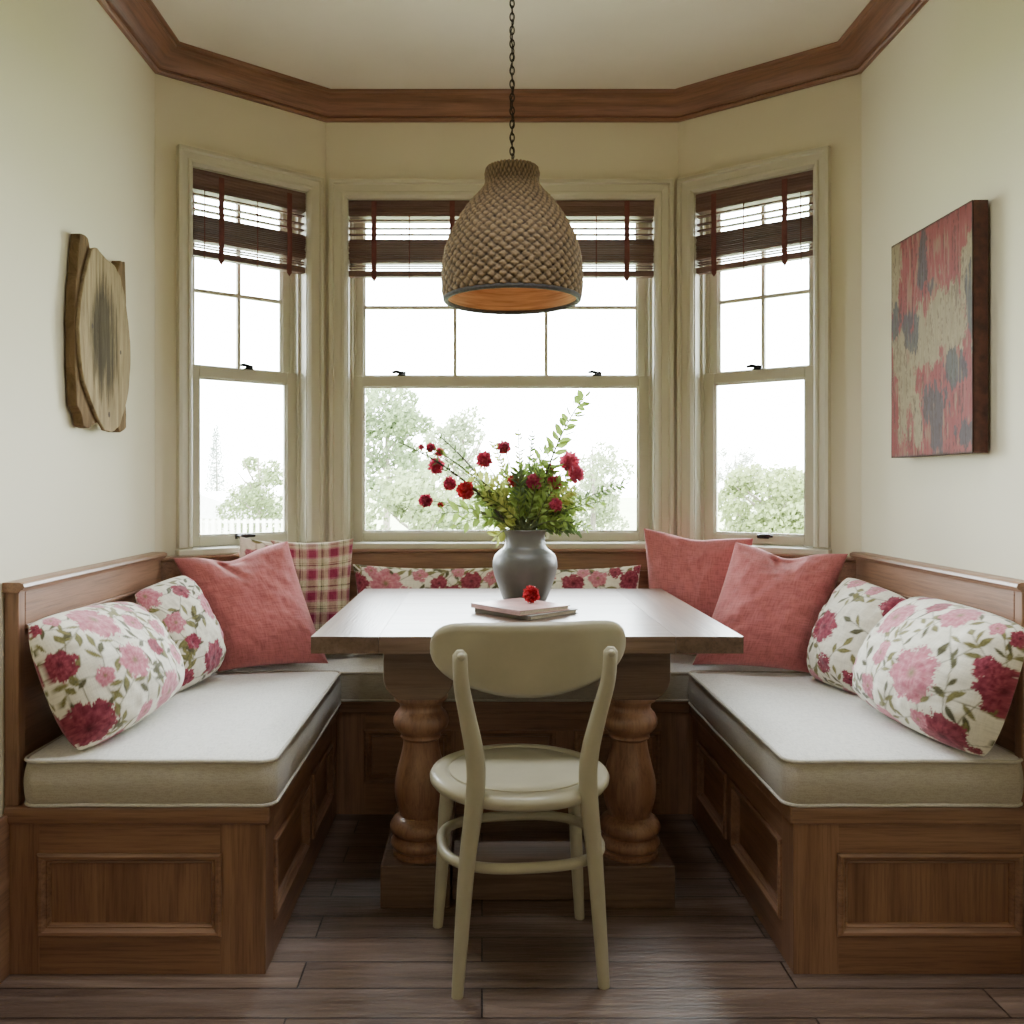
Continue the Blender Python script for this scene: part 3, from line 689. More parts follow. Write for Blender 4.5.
# ------------------------------------------------------------------ chair
def chair():
    t = thing('bentwood_chair', 'cream painted bentwood chair with a round seat, its back to the camera', 'chair', (.092,2.225,0), math.radians(7))
    # seat: round, with a rolled rim
    pf = [(.10,.422),(.199,.422),(.212,.426),(.220,.436),(.221,.446),(.216,.455),(.204,.460),(.188,.461),(.182,.459),(.178,.454),(.174,.454)]
    sq = lambda mb: mb
    s = MB().lathe(pf, 64, cap1=True)
    s.build('seat', M['chair'], t, smooth=True)
    MB().lathe([(.1735,.4535),(.173,.4585),(.169,.4605),(.12,.4590),(.04,.4575),(.005,.4572)], 64).build('seat_panel', M['chair'], t, smooth=True)
    def smoothpath(pts, n=36):
        pts = [Vector(p) for p in pts]; out = []
        for i in range(n+1):
            f = i/n*(len(pts)-1); k = min(int(f), len(pts)-2); a = f-k
            p0, p1, p2, p3 = pts[max(k-1,0)], pts[k], pts[k+1], pts[min(k+2,len(pts)-1)]
            out.append(.5*((2*p1)+(p2-p0)*a+(2*p0-5*p1+4*p2-p3)*a*a+(3*p1-p0-3*p2+p3)*a**3))
        return out
    def rs(vals, n=36):
        return [float(np.interp(i/n*(len(vals)-1), range(len(vals)), vals)) for i in range(n+1)]
    for sx in (-1,1):
        pts = [(.170,-.172,0),(.160,-.170,.14),(.148,-.172,.30),(.131,-.182,.45),(.131,-.190,.54),(.150,-.205,.64),(.166,-.222,.72),(.170,-.230,.795)]
        MB().tube(smoothpath([(sx*x,y,z) for x,y,z in pts]), rs([.0135,.0165,.019,.022,.022,.019,.0175,.016])[:-1]+[.008], 12, flat=.8, up=(1,0,0)).build('rear_leg', M['chair'], t, smooth=True)
        pts = [(.190,.160,0),(.180,.148,.15),(.172,.138,.30),(.160,.128,.424)]
        MB().tube(smoothpath([(sx*x,y,z) for x,y,z in pts]), rs([.013,.016,.018,.020]), 12).build('front_leg', M['chair'], t, smooth=True)
    ring = []
    for k in range(72):
        th = 2*PI*k/72; c, s_ = math.cos(th), math.sin(th)
        ring.append((.192*abs(c)**(2/2.7)*(1 if c > 0 else -1), -.008+.162*abs(s_)**(2/2.7)*(1 if s_ > 0 else -1), .283))
    MB().tube(ring, .0125, 10, closed=True).build('ring_stretcher', M['chair'], t, smooth=True)
    # bent backrest panel
    Wd = .230; nx, ny = 44, 16
    def outline(x):
        a = abs(x)/Wd
        top = .850 - float(np.interp(a, [0,.6,.78,.86,.92,.96,.985,1], [0,.001,.004,.009,.017,.027,.038,.054]))
        bot = .672 + float(np.interp(a, [0,.1,.2,.3,.4,.5,.6,.7,.8,.88,.94,.975,1], [0,.0006,.0025,.0056,.010,.0157,.0228,.0316,.0426,.056,.071,.085,.104]))
        if a > .999: top = bot = .5*(top+bot)
        return bot, top
    vs = []; fs = []
    ylean = lambda z: -.186-(z-.675)*.20
    for side in (0,1):
        for i in range(nx+1):
            q = -1 + 2*i/nx; x = Wd*math.sin(q*PI/2)
            b, tp = outline(x)
            for j in range(ny+1):
                z = b + (tp-b)*j/ny; rim = min(j, ny-j)/ny; rx = 1-abs(x)/Wd
                th = .0075*min(1, (min(rim*8, 1)))*min(1, (rx*14)**.5 if rx > 0 else 0)
                yc = ylean(z) + .055*(x/Wd)**2 + .012
                vs.append((x, yc + (th if side else -th), z))
    K = (nx+1)*(ny+1)
    for side in (0,1):
        for i in range(nx):
            for j in range(ny):
                a = side*K + i*(ny+1)+j; f = (a, a+ny+1, a+ny+2, a+1); fs.append(f if side == 0 else f[::-1])
    mb = MB().add(vs, fs); ob = mb.build('backrest', M['chair'], t)
    bm = bmesh.new(); bm.from_mesh(ob.data); bmesh.ops.remove_doubles(bm, verts=bm.verts, dist=.0004); bmesh.ops.recalc_face_normals(bm, faces=bm.faces)
    for f in bm.faces: f.smooth = True
    bm.to_mesh(ob.data); bm.free()
    for sx in (-1,1):
        q = MB().lathe([(.009,0),(.009,.003),(.006,.006),(.002,.007)], 14).build('screw_cap', M['chair'], t, smooth=True)
        q.location = (sx*.168,-.2425,.783); q.rotation_euler = (PI/2,0,0)
chair()

# ------------------------------------------------------------------ pendant lamp
def pendant():
    cx, cy = .092, 2.75; zr = 1.7227
    o = (cx,cy,zr); t = thing('pendant_lamp', 'woven natural fibre pendant lamp hanging on a dark chain above the table', 'lamp', o)
    pz = [(2.145,.062),(2.1465,.073),(2.138,.077),(2.120,.0755),(2.098,.0745),(2.085,.080),(2.066,.094),(2.040,.117),(2.005,.142),(1.965,.166),(1.920,.187),(1.870,.201),(1.820,.208),(1.775,.2085),(1.740,.206),(1.724,.203)]
    pz = [(zr+(z-zr)*.942, r) for z, r in pz]
    # smooth arc-length resample
    P_ = np.array(pz); seg = np.r_[0, np.cumsum(np.hypot(np.diff(P_[:,0]), np.diff(P_[:,1])))]
    n = 210; s = np.linspace(0, seg[-1], n); z = np.interp(s, seg, P_[:,0]); r = np.interp(s, seg, P_[:,1])
    k = np.ones(9)/9; pad = lambda a: np.convolve(np.r_[[a[0]]*4, a, [a[-1]]*4], k, 'valid'); z, r = pad(z), pad(r)
    m = 420; th = np.arange(m)*2*PI/m
    TH, SS = np.meshgrid(th, s); Rr = np.repeat(r[:,None], m, 1)
    nc = 40; cell = 2*PI*.17/nc
    # twill weave: two diagonal strand families alternately on top
    wob = .32*(fbm(TH*9, SS*45, 14, 2)-.5)*np.sin(TH/2)**2*2
    a = TH*nc/(2*PI) + SS/cell + wob; b = TH*nc/(2*PI) - SS/cell - wob*.7
    fa, fb = a % 1, b % 1; par = (np.floor(a)+np.floor(b)) % 2
    ha = np.sqrt(np.clip(1-(2*fa-1)**2,0,1)); hb = np.sqrt(np.clip(1-(2*fb-1)**2,0,1))
    bulge_a = np.sin(PI*fb)**.5; bulge_b = np.sin(PI*fa)**.5
    hgt = np.where(par < 1, ha*(.45+.55*bulge_a), hb*(.45+.55*bulge_b))
    nzz = fbm(TH*40, SS*200, 4, 3)
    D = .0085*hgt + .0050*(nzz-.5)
    D[:4] *= .4; D[-3:] *= .5
    dz = np.gradient(z); dr = np.gradient(r); ln = np.hypot(dz,dr); nr, nzv = -dz/ln, dr/ln
    R2 = Rr + D*nr[:,None]; Z2 = z[:,None] + D*nzv[:,None]
    Vv = np.stack([R2*np.cos(TH), R2*np.sin(TH), Z2-zr], -1).reshape(-1,3)
    idx = np.arange(n*m).reshape(n,m); nxt = np.roll(idx,-1,1)
    Fq = np.stack([idx[:-1], idx[1:], nxt[1:], nxt[:-1]], -1).reshape(-1,4)
    me = bpy.data.meshes.new('shade'); me.vertices.add(len(Vv)); me.vertices.foreach_set('co', Vv.astype(np.float32).ravel())
    me.loops.add(Fq.size); me.loops.foreach_set('vertex_index', Fq.ravel().astype(np.int32))
    me.polygons.add(len(Fq)); me.polygons.foreach_set('loop_start', np.arange(0,Fq.size,4,dtype=np.int32)); me.polygons.foreach_set('loop_total', np.full(len(Fq),4,dtype=np.int32))
    me.polygons.foreach_set('use_smooth', np.ones(len(Fq),dtype=bool)); me.update()
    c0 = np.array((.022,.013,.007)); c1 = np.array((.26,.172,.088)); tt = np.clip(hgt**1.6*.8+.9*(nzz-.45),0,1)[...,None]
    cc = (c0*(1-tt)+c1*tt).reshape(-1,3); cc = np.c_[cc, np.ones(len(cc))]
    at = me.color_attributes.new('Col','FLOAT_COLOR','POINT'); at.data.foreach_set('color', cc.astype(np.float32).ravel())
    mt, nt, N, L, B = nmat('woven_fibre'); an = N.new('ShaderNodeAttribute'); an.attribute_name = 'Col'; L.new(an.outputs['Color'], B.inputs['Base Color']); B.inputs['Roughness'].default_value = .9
    mp = coords(N, L, (1,1,1)); nn = noise(N, L, mp.outputs[0], 320, 3); bump(N, L, nn.outputs['Fac'], B, .4, .002)
    me.materials.append(mt); sh = bpy.data.objects.new('shade', me); COL.objects.link(sh); sh.parent = t
    # lining
    li = MB(); li.lathe([(rr-.006, zz-.004) for zz, rr in pz[::-1]][:-2] , 72, (cx,cy,0), cap0=False, cap1=True)
    ml, nt, N, L, B = nmat('orange_lining'); mp = coords(N, L, (8,8,120)); nn = noise(N, L, mp.outputs[0], 1, 3)
    rp = ramp(N, [(.3,(.34,.17,.085)),(.7,(.60,.36,.20))]); L.new(nn.outputs['Fac'], rp.inputs[0]); L.new(rp.outputs[0], B.inputs['Base Color']); B.inputs['Roughness'].default_value = .8
    li.build('lining', ml, t, o, smooth=True)
    M['rim'] = flat('charcoal_braid', (.055,.05,.048), .9, nsc=80, nam=.3)
    MB().tube([(cx+.2035*math.cos(2*PI*k/90), cy+.2035*math.sin(2*PI*k/90), zr) for k in range(90)], .0075, 10, closed=True).build('rim', M['rim'], t, o, smooth=True)
    MB().lathe([(.004,2.148),(.012,2.146),(.016,2.134),(.026,2.126),(.028,2.120)][::-1], 20, (cx,cy,0)).build('top_cap', M['chain'], t, o, smooth=True)
    sk = MB().lathe([(.017,2.06),(.020,2.075),(.020,2.10),(.010,2.12)], 18, (cx,cy,0)); sk.build('socket', M['chain'], t, o, smooth=True)
    mb_, nt, N, L, B = nmat('bulb_glow'); B.inputs['Emission Color'].default_value = (1,.62,.30,1); B.inputs['Emission Strength'].default_value = BULB; B.inputs['Base Color'].default_value = (.9,.8,.6,1)
    MB().lathe([(.003,1.955),(.018,1.962),(.028,1.980),(.030,1.998),(.026,2.018),(.015,2.045),(.014,2.06)], 20, (cx,cy,0)).build('bulb', mb_, t, o, smooth=True)
    ch = MB(); zz = 2.146; i = 0
    while zz < ZC-.016:
        pts = []
        for k in range(14):
            a_ = 2*PI*k/14; w_, h_ = .0065*math.cos(a_), .0135*math.sin(a_)
            pts.append((cx + (w_ if i % 2 else 0), cy + (0 if i % 2 else w_), zz+.0105+h_))
        ch.tube(pts, .0021, 6, closed=True); zz += .0205; i += 1
    ch.build('chain', M['chain'], t, o, smooth=True)
    MB().tube([(cx+.006*math.sin(k*1.3), cy+.004*math.cos(k*1.3), 2.14+(ZC-.01-2.14)*k/24) for k in range(25)], .0018, 6).build('cord', M['chain'], t, o, smooth=True)
    MB().lathe([(.006,ZC-.012),(.014,ZC-.010),(.018,ZC-.006),(.020,ZC-.001)], 28, (cx,cy,0)).build('ceiling_rose', M['chain'], t, o, smooth=True)
BULB = 3.0
pendant()

# ------------------------------------------------------------------ vase, books, flowers
VX, VY, TZ = .1385, 2.90, .7804
def vase():
    pf = [(.060,0),(.067,.003),(.072,.012),(.088,.055),(.099,.088),(.1045,.113),(.1035,.133),(.097,.151),(.083,.165),(.071,.173),(.0655,.182),(.064,.200),(.0645,.215),(.067,.225),(.0705,.2315),(.0695,.2335),(.064,.232),(.060,.224),(.058,.205),(.058,.185),(.080,.155),(.09,.115),(.08,.06),(.05,.012)]
    ob = MB().lathe(pf, 56, (VX,VY,TZ)).build('vase', M['vase'], None, (VX,VY,TZ), smooth=True)
    tag(ob, 'grey glazed clay vase holding the bouquet on the table', 'vase')
vase()
def books():
    pg = flat('book_pages', (.62,.58,.50), .8, nsc=200, nam=.15)
    def book(label, c, sz, rz, cov):
        w, d, h = sz; t = thing('book', label, 'book', c, rz); k = .0025
        cv = MB(); cv.box(-w/2,-d/2,0,w/2,d/2,k); cv.box(-w/2,-d/2,h-k,w/2,d/2,h); cv.box(-w/2,-d/2,k,-w/2+k,d/2,h-k)
        cv.build('cover', cov, t, bevel=.0008)
        MB().box(-w/2+k,-d/2+.004,k+.0002,w/2-.004,d/2-.004,h-k-.0002).build('pages', pg, t)
    book('grey book at the bottom of the pair beside the vase', (.130,2.650,TZ), (.205,.225,.013), math.radians(44), flat('grey_cloth_cover', (.20,.185,.16), .7))
    book('book with a pink cover lying on top of the grey one', (.112,2.645,TZ+.0132), (.195,.220,.014), math.radians(39), flat('pink_printed_cover', (.50,.30,.28), .4, nsc=7, nam=.35))
books()
def pompom(mb, c, R, rng, n=None, hemi=-1.0):
    c = Vector(c); n = n or int(90)
    for k in range(n):
        z = 1 - 2*(k+.5)/n
        if z < hemi: continue
        ph = k*2.399963; r = math.sqrt(1-z*z); d = Vector((r*math.cos(ph), r*math.sin(ph), z)) + Vector([rng.uniform(-.15,.15) for _ in range(3)]); d.normalize()
        u = d.orthogonal().normalized(); u.rotate(Matrix.Rotation(rng.uniform(0,6.28),3,d)); L = R*rng.uniform(.85,1.1); w = R*.20
        b = d.cross(u)
        mb.add([c+d*L*.35-u*w*.5, c+d*L*.35+u*w*.5, c+d*L*.8+u*w+b*w*.3, c+d*L, c+d*L*.8-u*w+b*w*.3], [(0,1,2,4),(4,2,3)])
    # core
    for k in range(6):
        pass
    prof = [(.02*R,-.55*R),(.38*R,-.42*R),(.55*R,0),(.38*R,.42*R),(.02*R,.55*R)]
    mb.lathe(prof, 10, c)
def leafquad(mb, p, d, L, w, rng, nrm=None):
    d = Vector(d).normalized(); s = d.orthogonal().normalized(); s.rotate(Matrix.Rotation(rng.uniform(0,6.28),3,d))
    up = d.cross(s); p = Vector(p); f = .25*w
    mb.add([p, p+d*L*.35+s*w+up*f, p+d*L*.75+s*w*.75+up*f, p+d*L, p+d*L*.75-s*w*.75+up*f, p+d*L*.35-s*w+up*f, p+d*L*.4, p+d*L*.75],
           [(0,1,6),(1,2,7,6),(2,3,7),(3,4,7),(4,5,6,7),(5,0,6)])
MOUTH = Vector((VX,VY,TZ+.225))
def stem_path(tip, bend, rng, n=12, base=None):
    b = base or Vector((VX+rng.uniform(-.028,.028), VY+rng.uniform(-.028,.028), TZ+.10))
    m = Vector((VX+(tip.x-VX)*.10+rng.uniform(-.012,.012), VY+(tip.y-VY)*.10+rng.uniform(-.01,.01), TZ+.235))
    off = Vector((m.x-VX, m.y-VY, 0))
    if off.length > .045: off *= .045/off.length; m = Vector((VX+off.x, VY+off.y, m.z))
    c = Vector((m.x+(tip.x-m.x)*.40, m.y+(tip.y-m.y)*.4, m.z+(tip.z-m.z)*.55+bend))
    out = [b]
    for k in range(n+1):
        t = k/n; out.append(m*(1-t)**2 + c*2*t*(1-t) + tip*t*t)
    return out
FL = lambda cx, cy, d: P(394+cx*.2344, 390+cy*.2344, d)
flowers = [  # crop x, crop y, depth, radius px, palette, label
 (180,325,2.98,31,'petal','large crimson flower at the far left of the bouquet, under three small buds'),
 (157,246,2.98,19,'petal','middle one of the three small crimson buds at the upper left'),
 (117,243,2.98,13,'petal','smallest crimson bud, outermost of the three at the upper left'),
 (193,266,2.99,19,'petal','innermost of the three small crimson buds at the upper left'),
 (238,400,2.97,27,'petal','crimson flower on the left, below and right of the large left one'),
 (136,472,2.96,27,'petal','crimson flower hanging lowest on the left side of the bouquet'),
 (306,428,2.93,35,'petal3','ragged scarlet flower at the left edge of the dense greenery'),
 (385,297,2.97,31,'petal','round crimson flower left of centre, below the tallest pink one'),
 (470,245,3.02,26,'petal2','pinkish red flower at the top centre of the bouquet'),
 (597,391,2.92,31,'petal2','round pinkish red flower at the centre of the bouquet, facing forward'),
 (508,388,2.95,21,'petal3','small scarlet flower half buried in the centre of the greenery'),
 (665,335,2.99,19,'petal','small crimson flower under the tall leafy branch'),
 (687,396,2.94,29,'petal','dark crimson flower right of the centre one'),
 (749,306,2.99,38,'petal2','largest pinkish red flower, upper one of the pair on the right'),
 (775,359,2.96,33,'petal2','pinkish red flower, lower one of the pair on the right'),
 (690,490,2.90,25,'petal2','red flower lowest on the right, just above the vase'),
 (664,452,2.95,20,'petal3','small red flower half hidden above the lowest right one'),
 (197,490,2.97,13,'petal3','tiny faded red bud beside the lowest left flower')]
rng = random.Random(11)
for (a,b,d,r,pal,lab) in flowers:
    tip = FL(a,b,d); R = r*1.25*.2344*d/F
    t = thing('red_flower', lab, 'flower', MOUTH, 0, 'red flowers in the vase')
    o = tuple(MOUTH); q = MB(); pompom(q, tip, R, rng, 110 if r > 22 else 70); q.build('bloom', M[pal], t, o)
    pth = stem_path(tip, .03 if abs(a-565) > 250 else .0, rng); s = MB(); s.tube(pth, [.0022]*6+[.0016]*(len(pth)-6), 5); s.build('stem', M['stem'], t, o)
    lf = MB()
    for k in range(4, len(pth)-1, 2):
        dd = (pth[k+1]-pth[k]).normalized() + Vector([rng.uniform(-.8,.8) for _ in range(3)]); leafquad(lf, pth[k], dd, rng.uniform(.022,.04), rng.uniform(.004,.007), rng)
    lf.build('leaves', M['leaf'], t, o)
def sprig(tip, bend, label, mat, Lr, wr_, every, start, rng, smat='stem', name='greenery_sprig', group=None, twin=True, spread=.75, r0=.002):
    t = thing(name, label, 'greenery', MOUTH, 0, group); o = tuple(MOUTH)
    r0 *= 1.3; pth = stem_path(tip, bend, rng, 22); n = len(pth)
    MB().tube(pth, [r0*(1-.6*k/n) for k in range(n)], 5).build('stem', M[smat], t, o)
    lf = MB()
    for k in range(1, n-1):
        if k/n < start or k % every: continue
        tan = (pth[min(k+1,n-1)]-pth[k-1]).normalized()
        for sd in ((1,-1) if twin else (rng.choice((1,-1)),)):
            side = Vector((tan.z, rng.uniform(-.5,.5), -tan.x))*sd + Vector([rng.uniform(-.25,.25) for _ in range(3)])
            dd = tan*.65 + side*spread
            leafquad(lf, pth[k]+tan*rng.uniform(-.004,.004), dd, rng.uniform(*Lr)*1.1, rng.uniform(*wr_)*1.35, rng)
    leafquad(lf, pth[-1], pth[-1]-pth[-2], Lr[0], wr_[0], rng)
    lf.build('leaves', M[mat], t, o)
G = 'leafy sprigs of the bouquet'
sprig(FL(815,30,3.0), .07, 'tallest branch of the bouquet, large leaves, reaching up to the right', 'leaf', (.032,.05), (.007,.010), 1, .36, rng, 'twig', 'leafy_branch', None, True, .75, .0034)
sprig(FL(985,400,2.98), .015, 'long sprig reaching farthest to the right, small dark leaves', 'leaf3', (.018,.028), (.003,.005), 1, .35, rng)
sprig(FL(905,470,2.93), .02, 'lower right sprig under the farthest reaching one', 'leaf', (.018,.032), (.003,.005), 1, .3, rng)
sprig(FL(830,590,2.90), .05, 'feathery sprig drooping low to the right of the vase', 'leaf', (.016,.026), (.002,.0035), 1, .25, rng)
sprig(FL(720,610,2.90), .05, 'short feathery sprig drooping beside the vase rim on the right', 'leaf', (.016,.024), (.002,.0035), 1, .3, rng)
sprig(FL(18,222,2.97), .035, 'arching brown twig reaching farthest to the left', 'leaf3', (.014,.022), (.003,.005), 2, .55, rng, 'twig', 'arching_twig', None, True, .75, .0036)
sprig(FL(185,190,3.03), .02, 'brown twig arching to the upper left above the round flower', 'leaf3', (.014,.024), (.003,.005), 2, .5, rng, 'twig', 'arching_twig', None, True, .75, .0036)
sprig(FL(190,530,2.95), .05, 'low left sprig with broad leaves hanging down', 'leaf', (.035,.05), (.007,.010), 3, .4, rng)
sprig(FL(270,575,2.92), .06, 'lowest left sprig with one broad hanging leaf', 'leaf', (.03,.045), (.006,.009), 4, .4, rng)
sprig(FL(440,625,2.90), .04, 'yellow green leaves spilling over the vase rim on the left', 'leaf2', (.025,.04), (.005,.008), 2, .3, rng)
sprig(FL(530,180,3.05), 0, 'thin airy sprig standing up at the top centre', 'leaf2', (.016,.024), (.0028,.004), 1, .40, rng, 'stem', 'greenery_sprig', None, True, .75, .0026)
sprig(FL(590,185,3.06), 0, 'thin airy sprig standing up just right of the top centre', 'leaf3', (.014,.020), (.0022,.0035), 1, .5, rng, 'stem', 'greenery_sprig', None, True, .75, .0026)
sprig(FL(420,215,3.04), .01, 'thin airy sprig leaning left of the top centre', 'leaf2', (.016,.024), (.0028,.004), 1, .40, rng, 'stem', 'greenery_sprig', None, True, .75, .0026)
sprig(FL(340,370,2.93), .03, 'broad yellow green sprig on the left of the dense greenery', 'leaf2', (.03,.045), (.005,.008), 2, .35, rng)
sprig(FL(640,260,3.0), 0, 'broad leaved sprig below the tall branch', 'leaf', (.03,.045), (.006,.009), 2, .45, rng)
for k in range(92):
    a = rng.uniform(-1,1); x = 565 + a*225 + rng.uniform(-20,20); y = 275 + abs(a)**1.4*150 + rng.uniform(0,210)
    sprig(FL(x, y, rng.uniform(2.91,3.08)), rng.uniform(0,.03), 'thin leafy green filler sprig in the dense middle of the bouquet', rng.choice(('leaf','leaf','leaf','leaf2','leaf3')), (.016,.036), (.0025,.0055), 1, .22, rng, group='filler sprigs of the bouquet', r0=.0013)
# loose flower head on the books
q = MB(); pompom(q, (0,0,.026), .027, rng, 170); fo = q.build('flower_head', M['petal3'], None); fo.location = (.146,2.66,TZ+.0274)
tag(fo, 'loose red pompom flower head lying on the top book', 'flower')

# ------------------------------------------------------------------ art on the walls
def art():
    # right: flaking red, beige and grey painted board
    y0, y1, z0, z1, xf, xb = 2.315, 2.775, 1.24, 1.892, 1.262, 1.302
    t = thing('painted_board', 'weathered board with flaking red, beige and grey paint on the right wall', 'wall art', (xb,(y0+y1)/2,z0)); o = (xb,(y0+y1)/2,z0)
    Nx, Ny = 230, 320
    U, V = np.meshgrid(np.linspace(0,1,Nx), np.linspace(0,1,Ny))   # U: 0 far edge, 1 near edge
    red = np.array((.24,.045,.042)); rose = np.array((.32,.085,.082)); beige = np.array((.34,.26,.15)); grey = np.array((.065,.065,.07)); dk = np.array((.07,.035,.025))
    n1 = fbm(U*5+3, V*4+3, 41, 5); n2 = fbm(U*60+3, V*9+3, 45, 3); n3 = fbm(U*14, V*9, 51, 4)
    img = red*(1-n3[...,None]) + rose*n3[...,None]
    def blob(cx, cy, rx, ry): return 1 - np.sqrt(((U-cx)/rx)**2+((V-cy)/ry)**2)
    n4 = fbm(U*110+9, V*70+9, 77, 3); n5 = fbm(U*26+2, V*10+2, 81, 4)
    jit = 1.5*(n1-.5)+.8*(n2-.5)+1.0*(n3-.5)+.6*(n4-.5)+1.3*(n5-.5)
    be = np.maximum.reduce([blob(.72,.57,.42,.20), blob(.55,.50,.35,.14), blob(.22,.33,.18,.26), blob(.04,.82,.10,.20), blob(.12,.50,.14,.10), blob(.95,.72,.12,.12), blob(.36,.10,.08,.12)])
    gr = np.maximum.reduce([blob(.54,.73,.09,.05), blob(.27,.53,.08,.07), blob(.80,.36,.16,.07), blob(.58,.18,.15,.16), blob(.06,.63,.08,.08), blob(.42,.84,.07,.14), blob(.92,.08,.12,.07), blob(.97,.58,.05,.16), blob(.25,.62,.10,.08)])
    mb_ = np.clip((be+jit*.9)*7,0,1)[...,None]; img = img*(1-mb_)+(beige*(.72+.5*n2[...,None]))*mb_
    mg = np.clip((gr+jit*.9)*6,0,1)[...,None]*.85; img = img*(1-mg)+(grey*(.7+.7*n2[...,None]))*mg
    cr = np.clip((n2*.6+n4*.4-.56)*11,0,1)[...,None]*.6; img = img*(1-cr)+dk*cr
    cr2 = np.clip((.42-n2*.5-n5*.5)*11,0,1)[...,None]*.55; img = img*(1-cr2)+beige*.9*cr2
    ed = np.clip((.012-np.minimum(np.minimum(U,1-U),np.minimum(V,1-V)))*120+1.2*(n3-.6),0,1)[...,None]; img = img*(1-ed)+dk*ed; img = img*.64
    Y = y1 - U*(y1-y0); Z = z0+V*(z1-z0); X = np.full_like(Y, xf)+.0012*(n2-.5)
    fr = np.stack([X,Y,Z],-1); bk = np.stack([np.full_like(Y,xf+.004),Y,Z],-1); oo = np.array(o)
    m, nt, N, L, B = nmat('flaking_paint'); B.inputs['Specular IOR Level'].default_value = .08; at = N.new('ShaderNodeAttribute'); at.attribute_name = 'Col'; L.new(at.outputs['Color'], B.inputs['Base Color']); B.inputs['Roughness'].default_value = .6
    mp = coords(N, L, (1,90,14)); nn = noise(N, L, mp.outputs[0], 1, 4); bump(N, L, nn.outputs['Fac'], B, .5, .002)
    f = grid_mesh('painted_face', fr-oo, bk-oo, Nx, Ny, m, img); f.parent = t
    f.data.flip_normals()
    MB().box(xf+.0035,y0+.0005,z0+.0005,xb,y1-.0005,z1-.0005).build('board', flat('board_edge', (.075,.022,.014), .6, nsc=40, nam=.5, bst=.4, bsc=60), t, o)
    MB().box(xb,y0+.08,z0+.42,XR-.0005,y1-.08,z0+.47).build('hanging_cleat', M['oak_y'], t, o)
    # left: driftwood plaque
    xs = XL+.005; o = (xs,2.59,1.31)
    t = thing('driftwood_art', 'weathered driftwood plaque with an oval plank face on the left wall', 'wall art', o)
    slab = [(2.455,1.843),(2.478,1.849),(2.500,1.846),(2.510,1.824),(2.520,1.800),(2.53,1.780),(2.60,1.775),(2.675,1.782),(2.700,1.838),(2.732,1.842),(2.738,1.76),(2.744,1.66),(2.748,1.58),(2.742,1.50),(2.733,1.44),(2.740,1.37),(2.742,1.334),(2.70,1.316),(2.665,1.345),(2.60,1.36),(2.53,1.325),(2.505,1.316),(2.474,1.318),(2.462,1.352),(2.438,1.372),(2.430,1.45),(2.426,1.53),(2.424,1.60),(2.430,1.67),(2.440,1.74),(2.448,1.80)]
    def rough(pts, n, amp, seed):
        out = []
        for i in range(len(pts)):
            a, b = Vector(pts[i]), Vector(pts[(i+1)%len(pts)])
            for k in range(n):
                p = a.lerp(b,k/n); out.append((p.x+amp*MN.noise(Vector((p.x*60,p.y*60,seed))), p.y+amp*MN.noise(Vector((p.x*60,p.y*60,seed+9)))))
        return out
    mp_ = lambda a,b,h: (h,2.426+(a-2.426)*1.115,b)
    def dmat(name, d, l, zsc):
        m, nt, N, L, B = nmat(name); B.inputs['Specular IOR Level'].default_value = .1; mp = coords(N, L, (9,38,3.2)); n = noise(N, L, mp.outputs[0], 1.6, 6, .65, .6)
        r = ramp(N, [(.30,d),(.46,tuple((a+b)/2 for a,b in zip(d,l))),(.66,l)]); L.new(n.outputs['Fac'], r.inputs[0])
        mpp = coords(N, L, (2,36,3.0)); n3 = noise(N, L, mpp.outputs[0], 1.5, 6, .8)
        mp3 = coords(N, L, (1,1,1), False); g = N.new('ShaderNodeTexGradient'); g.gradient_type = 'SPHERICAL'
        mp3.inputs['Scale'].default_value = (0,6.0,3.2); mp3.inputs['Location'].default_value = (0,0,-.86); L.new(mp3.outputs[0], g.inputs[0])
        ml = N.new('ShaderNodeMath'); ml.operation = 'MULTIPLY'; L.new(n3.outputs['Fac'], ml.inputs[0]); L.new(g.outputs['Fac'], ml.inputs[1])
        r2 = ramp(N, [(.19,(1,1,1)),(.25,(.5,.5,.49)),(.33,(.16,.16,.165))]); L.new(ml.outputs[0], r2.inputs[0])
        mx = N.new('ShaderNodeMixRGB'); mx.blend_type = 'MULTIPLY'; mx.inputs[0].default_value = .9 if zsc else 0
        L.new(r.outputs[0], mx.inputs[1]); L.new(r2.outputs[0], mx.inputs[2]); L.new(mx.outputs[0], B.inputs['Base Color'])
        B.inputs['Roughness'].default_value = .9; bump(N, L, n.outputs['Fac'], B, .6, .004); return m
    MB().prism(rough(slab,3,.004,2), xs, xs+.028, mp_).build('back_slab', dmat('driftwood_bark', (.06,.035,.015), (.19,.125,.065), 0), t, o, bevel=.003)
    oval = [(2.500,1.818),(2.53,1.826),(2.585,1.812),(2.635,1.808),(2.675,1.785),(2.705,1.735),(2.728,1.67),(2.745,1.60),(2.748,1.53),(2.735,1.45),(2.708,1.39),(2.672,1.335),(2.625,1.312),(2.575,1.314),(2.535,1.345),(2.490,1.395),(2.452,1.445),(2.434,1.51),(2.428,1.58),(2.436,1.65),(2.452,1.71),(2.475,1.765)]
    MB().prism(rough(oval,4,.003,5), xs+.0282, xs+.039, mp_).build('oval_face', dmat('driftwood_face', (.12,.085,.045), (.31,.235,.135), 1), t, o, bevel=.003)
    knot = flat('dark_knot', (.05,.03,.02), .9)
    for y, z, r in ((2.50,1.60,.008),(2.675,1.555,.007),(2.60,1.362,.009)):
        y = 2.426+(y-2.426)*1.115
        MB().add([(xs+.0396, y+r*.8*math.cos(k*.785), z+r*math.sin(k*.785)) for k in range(8)], [tuple(range(8))]).build('nail_hole', knot, t, o)
art()

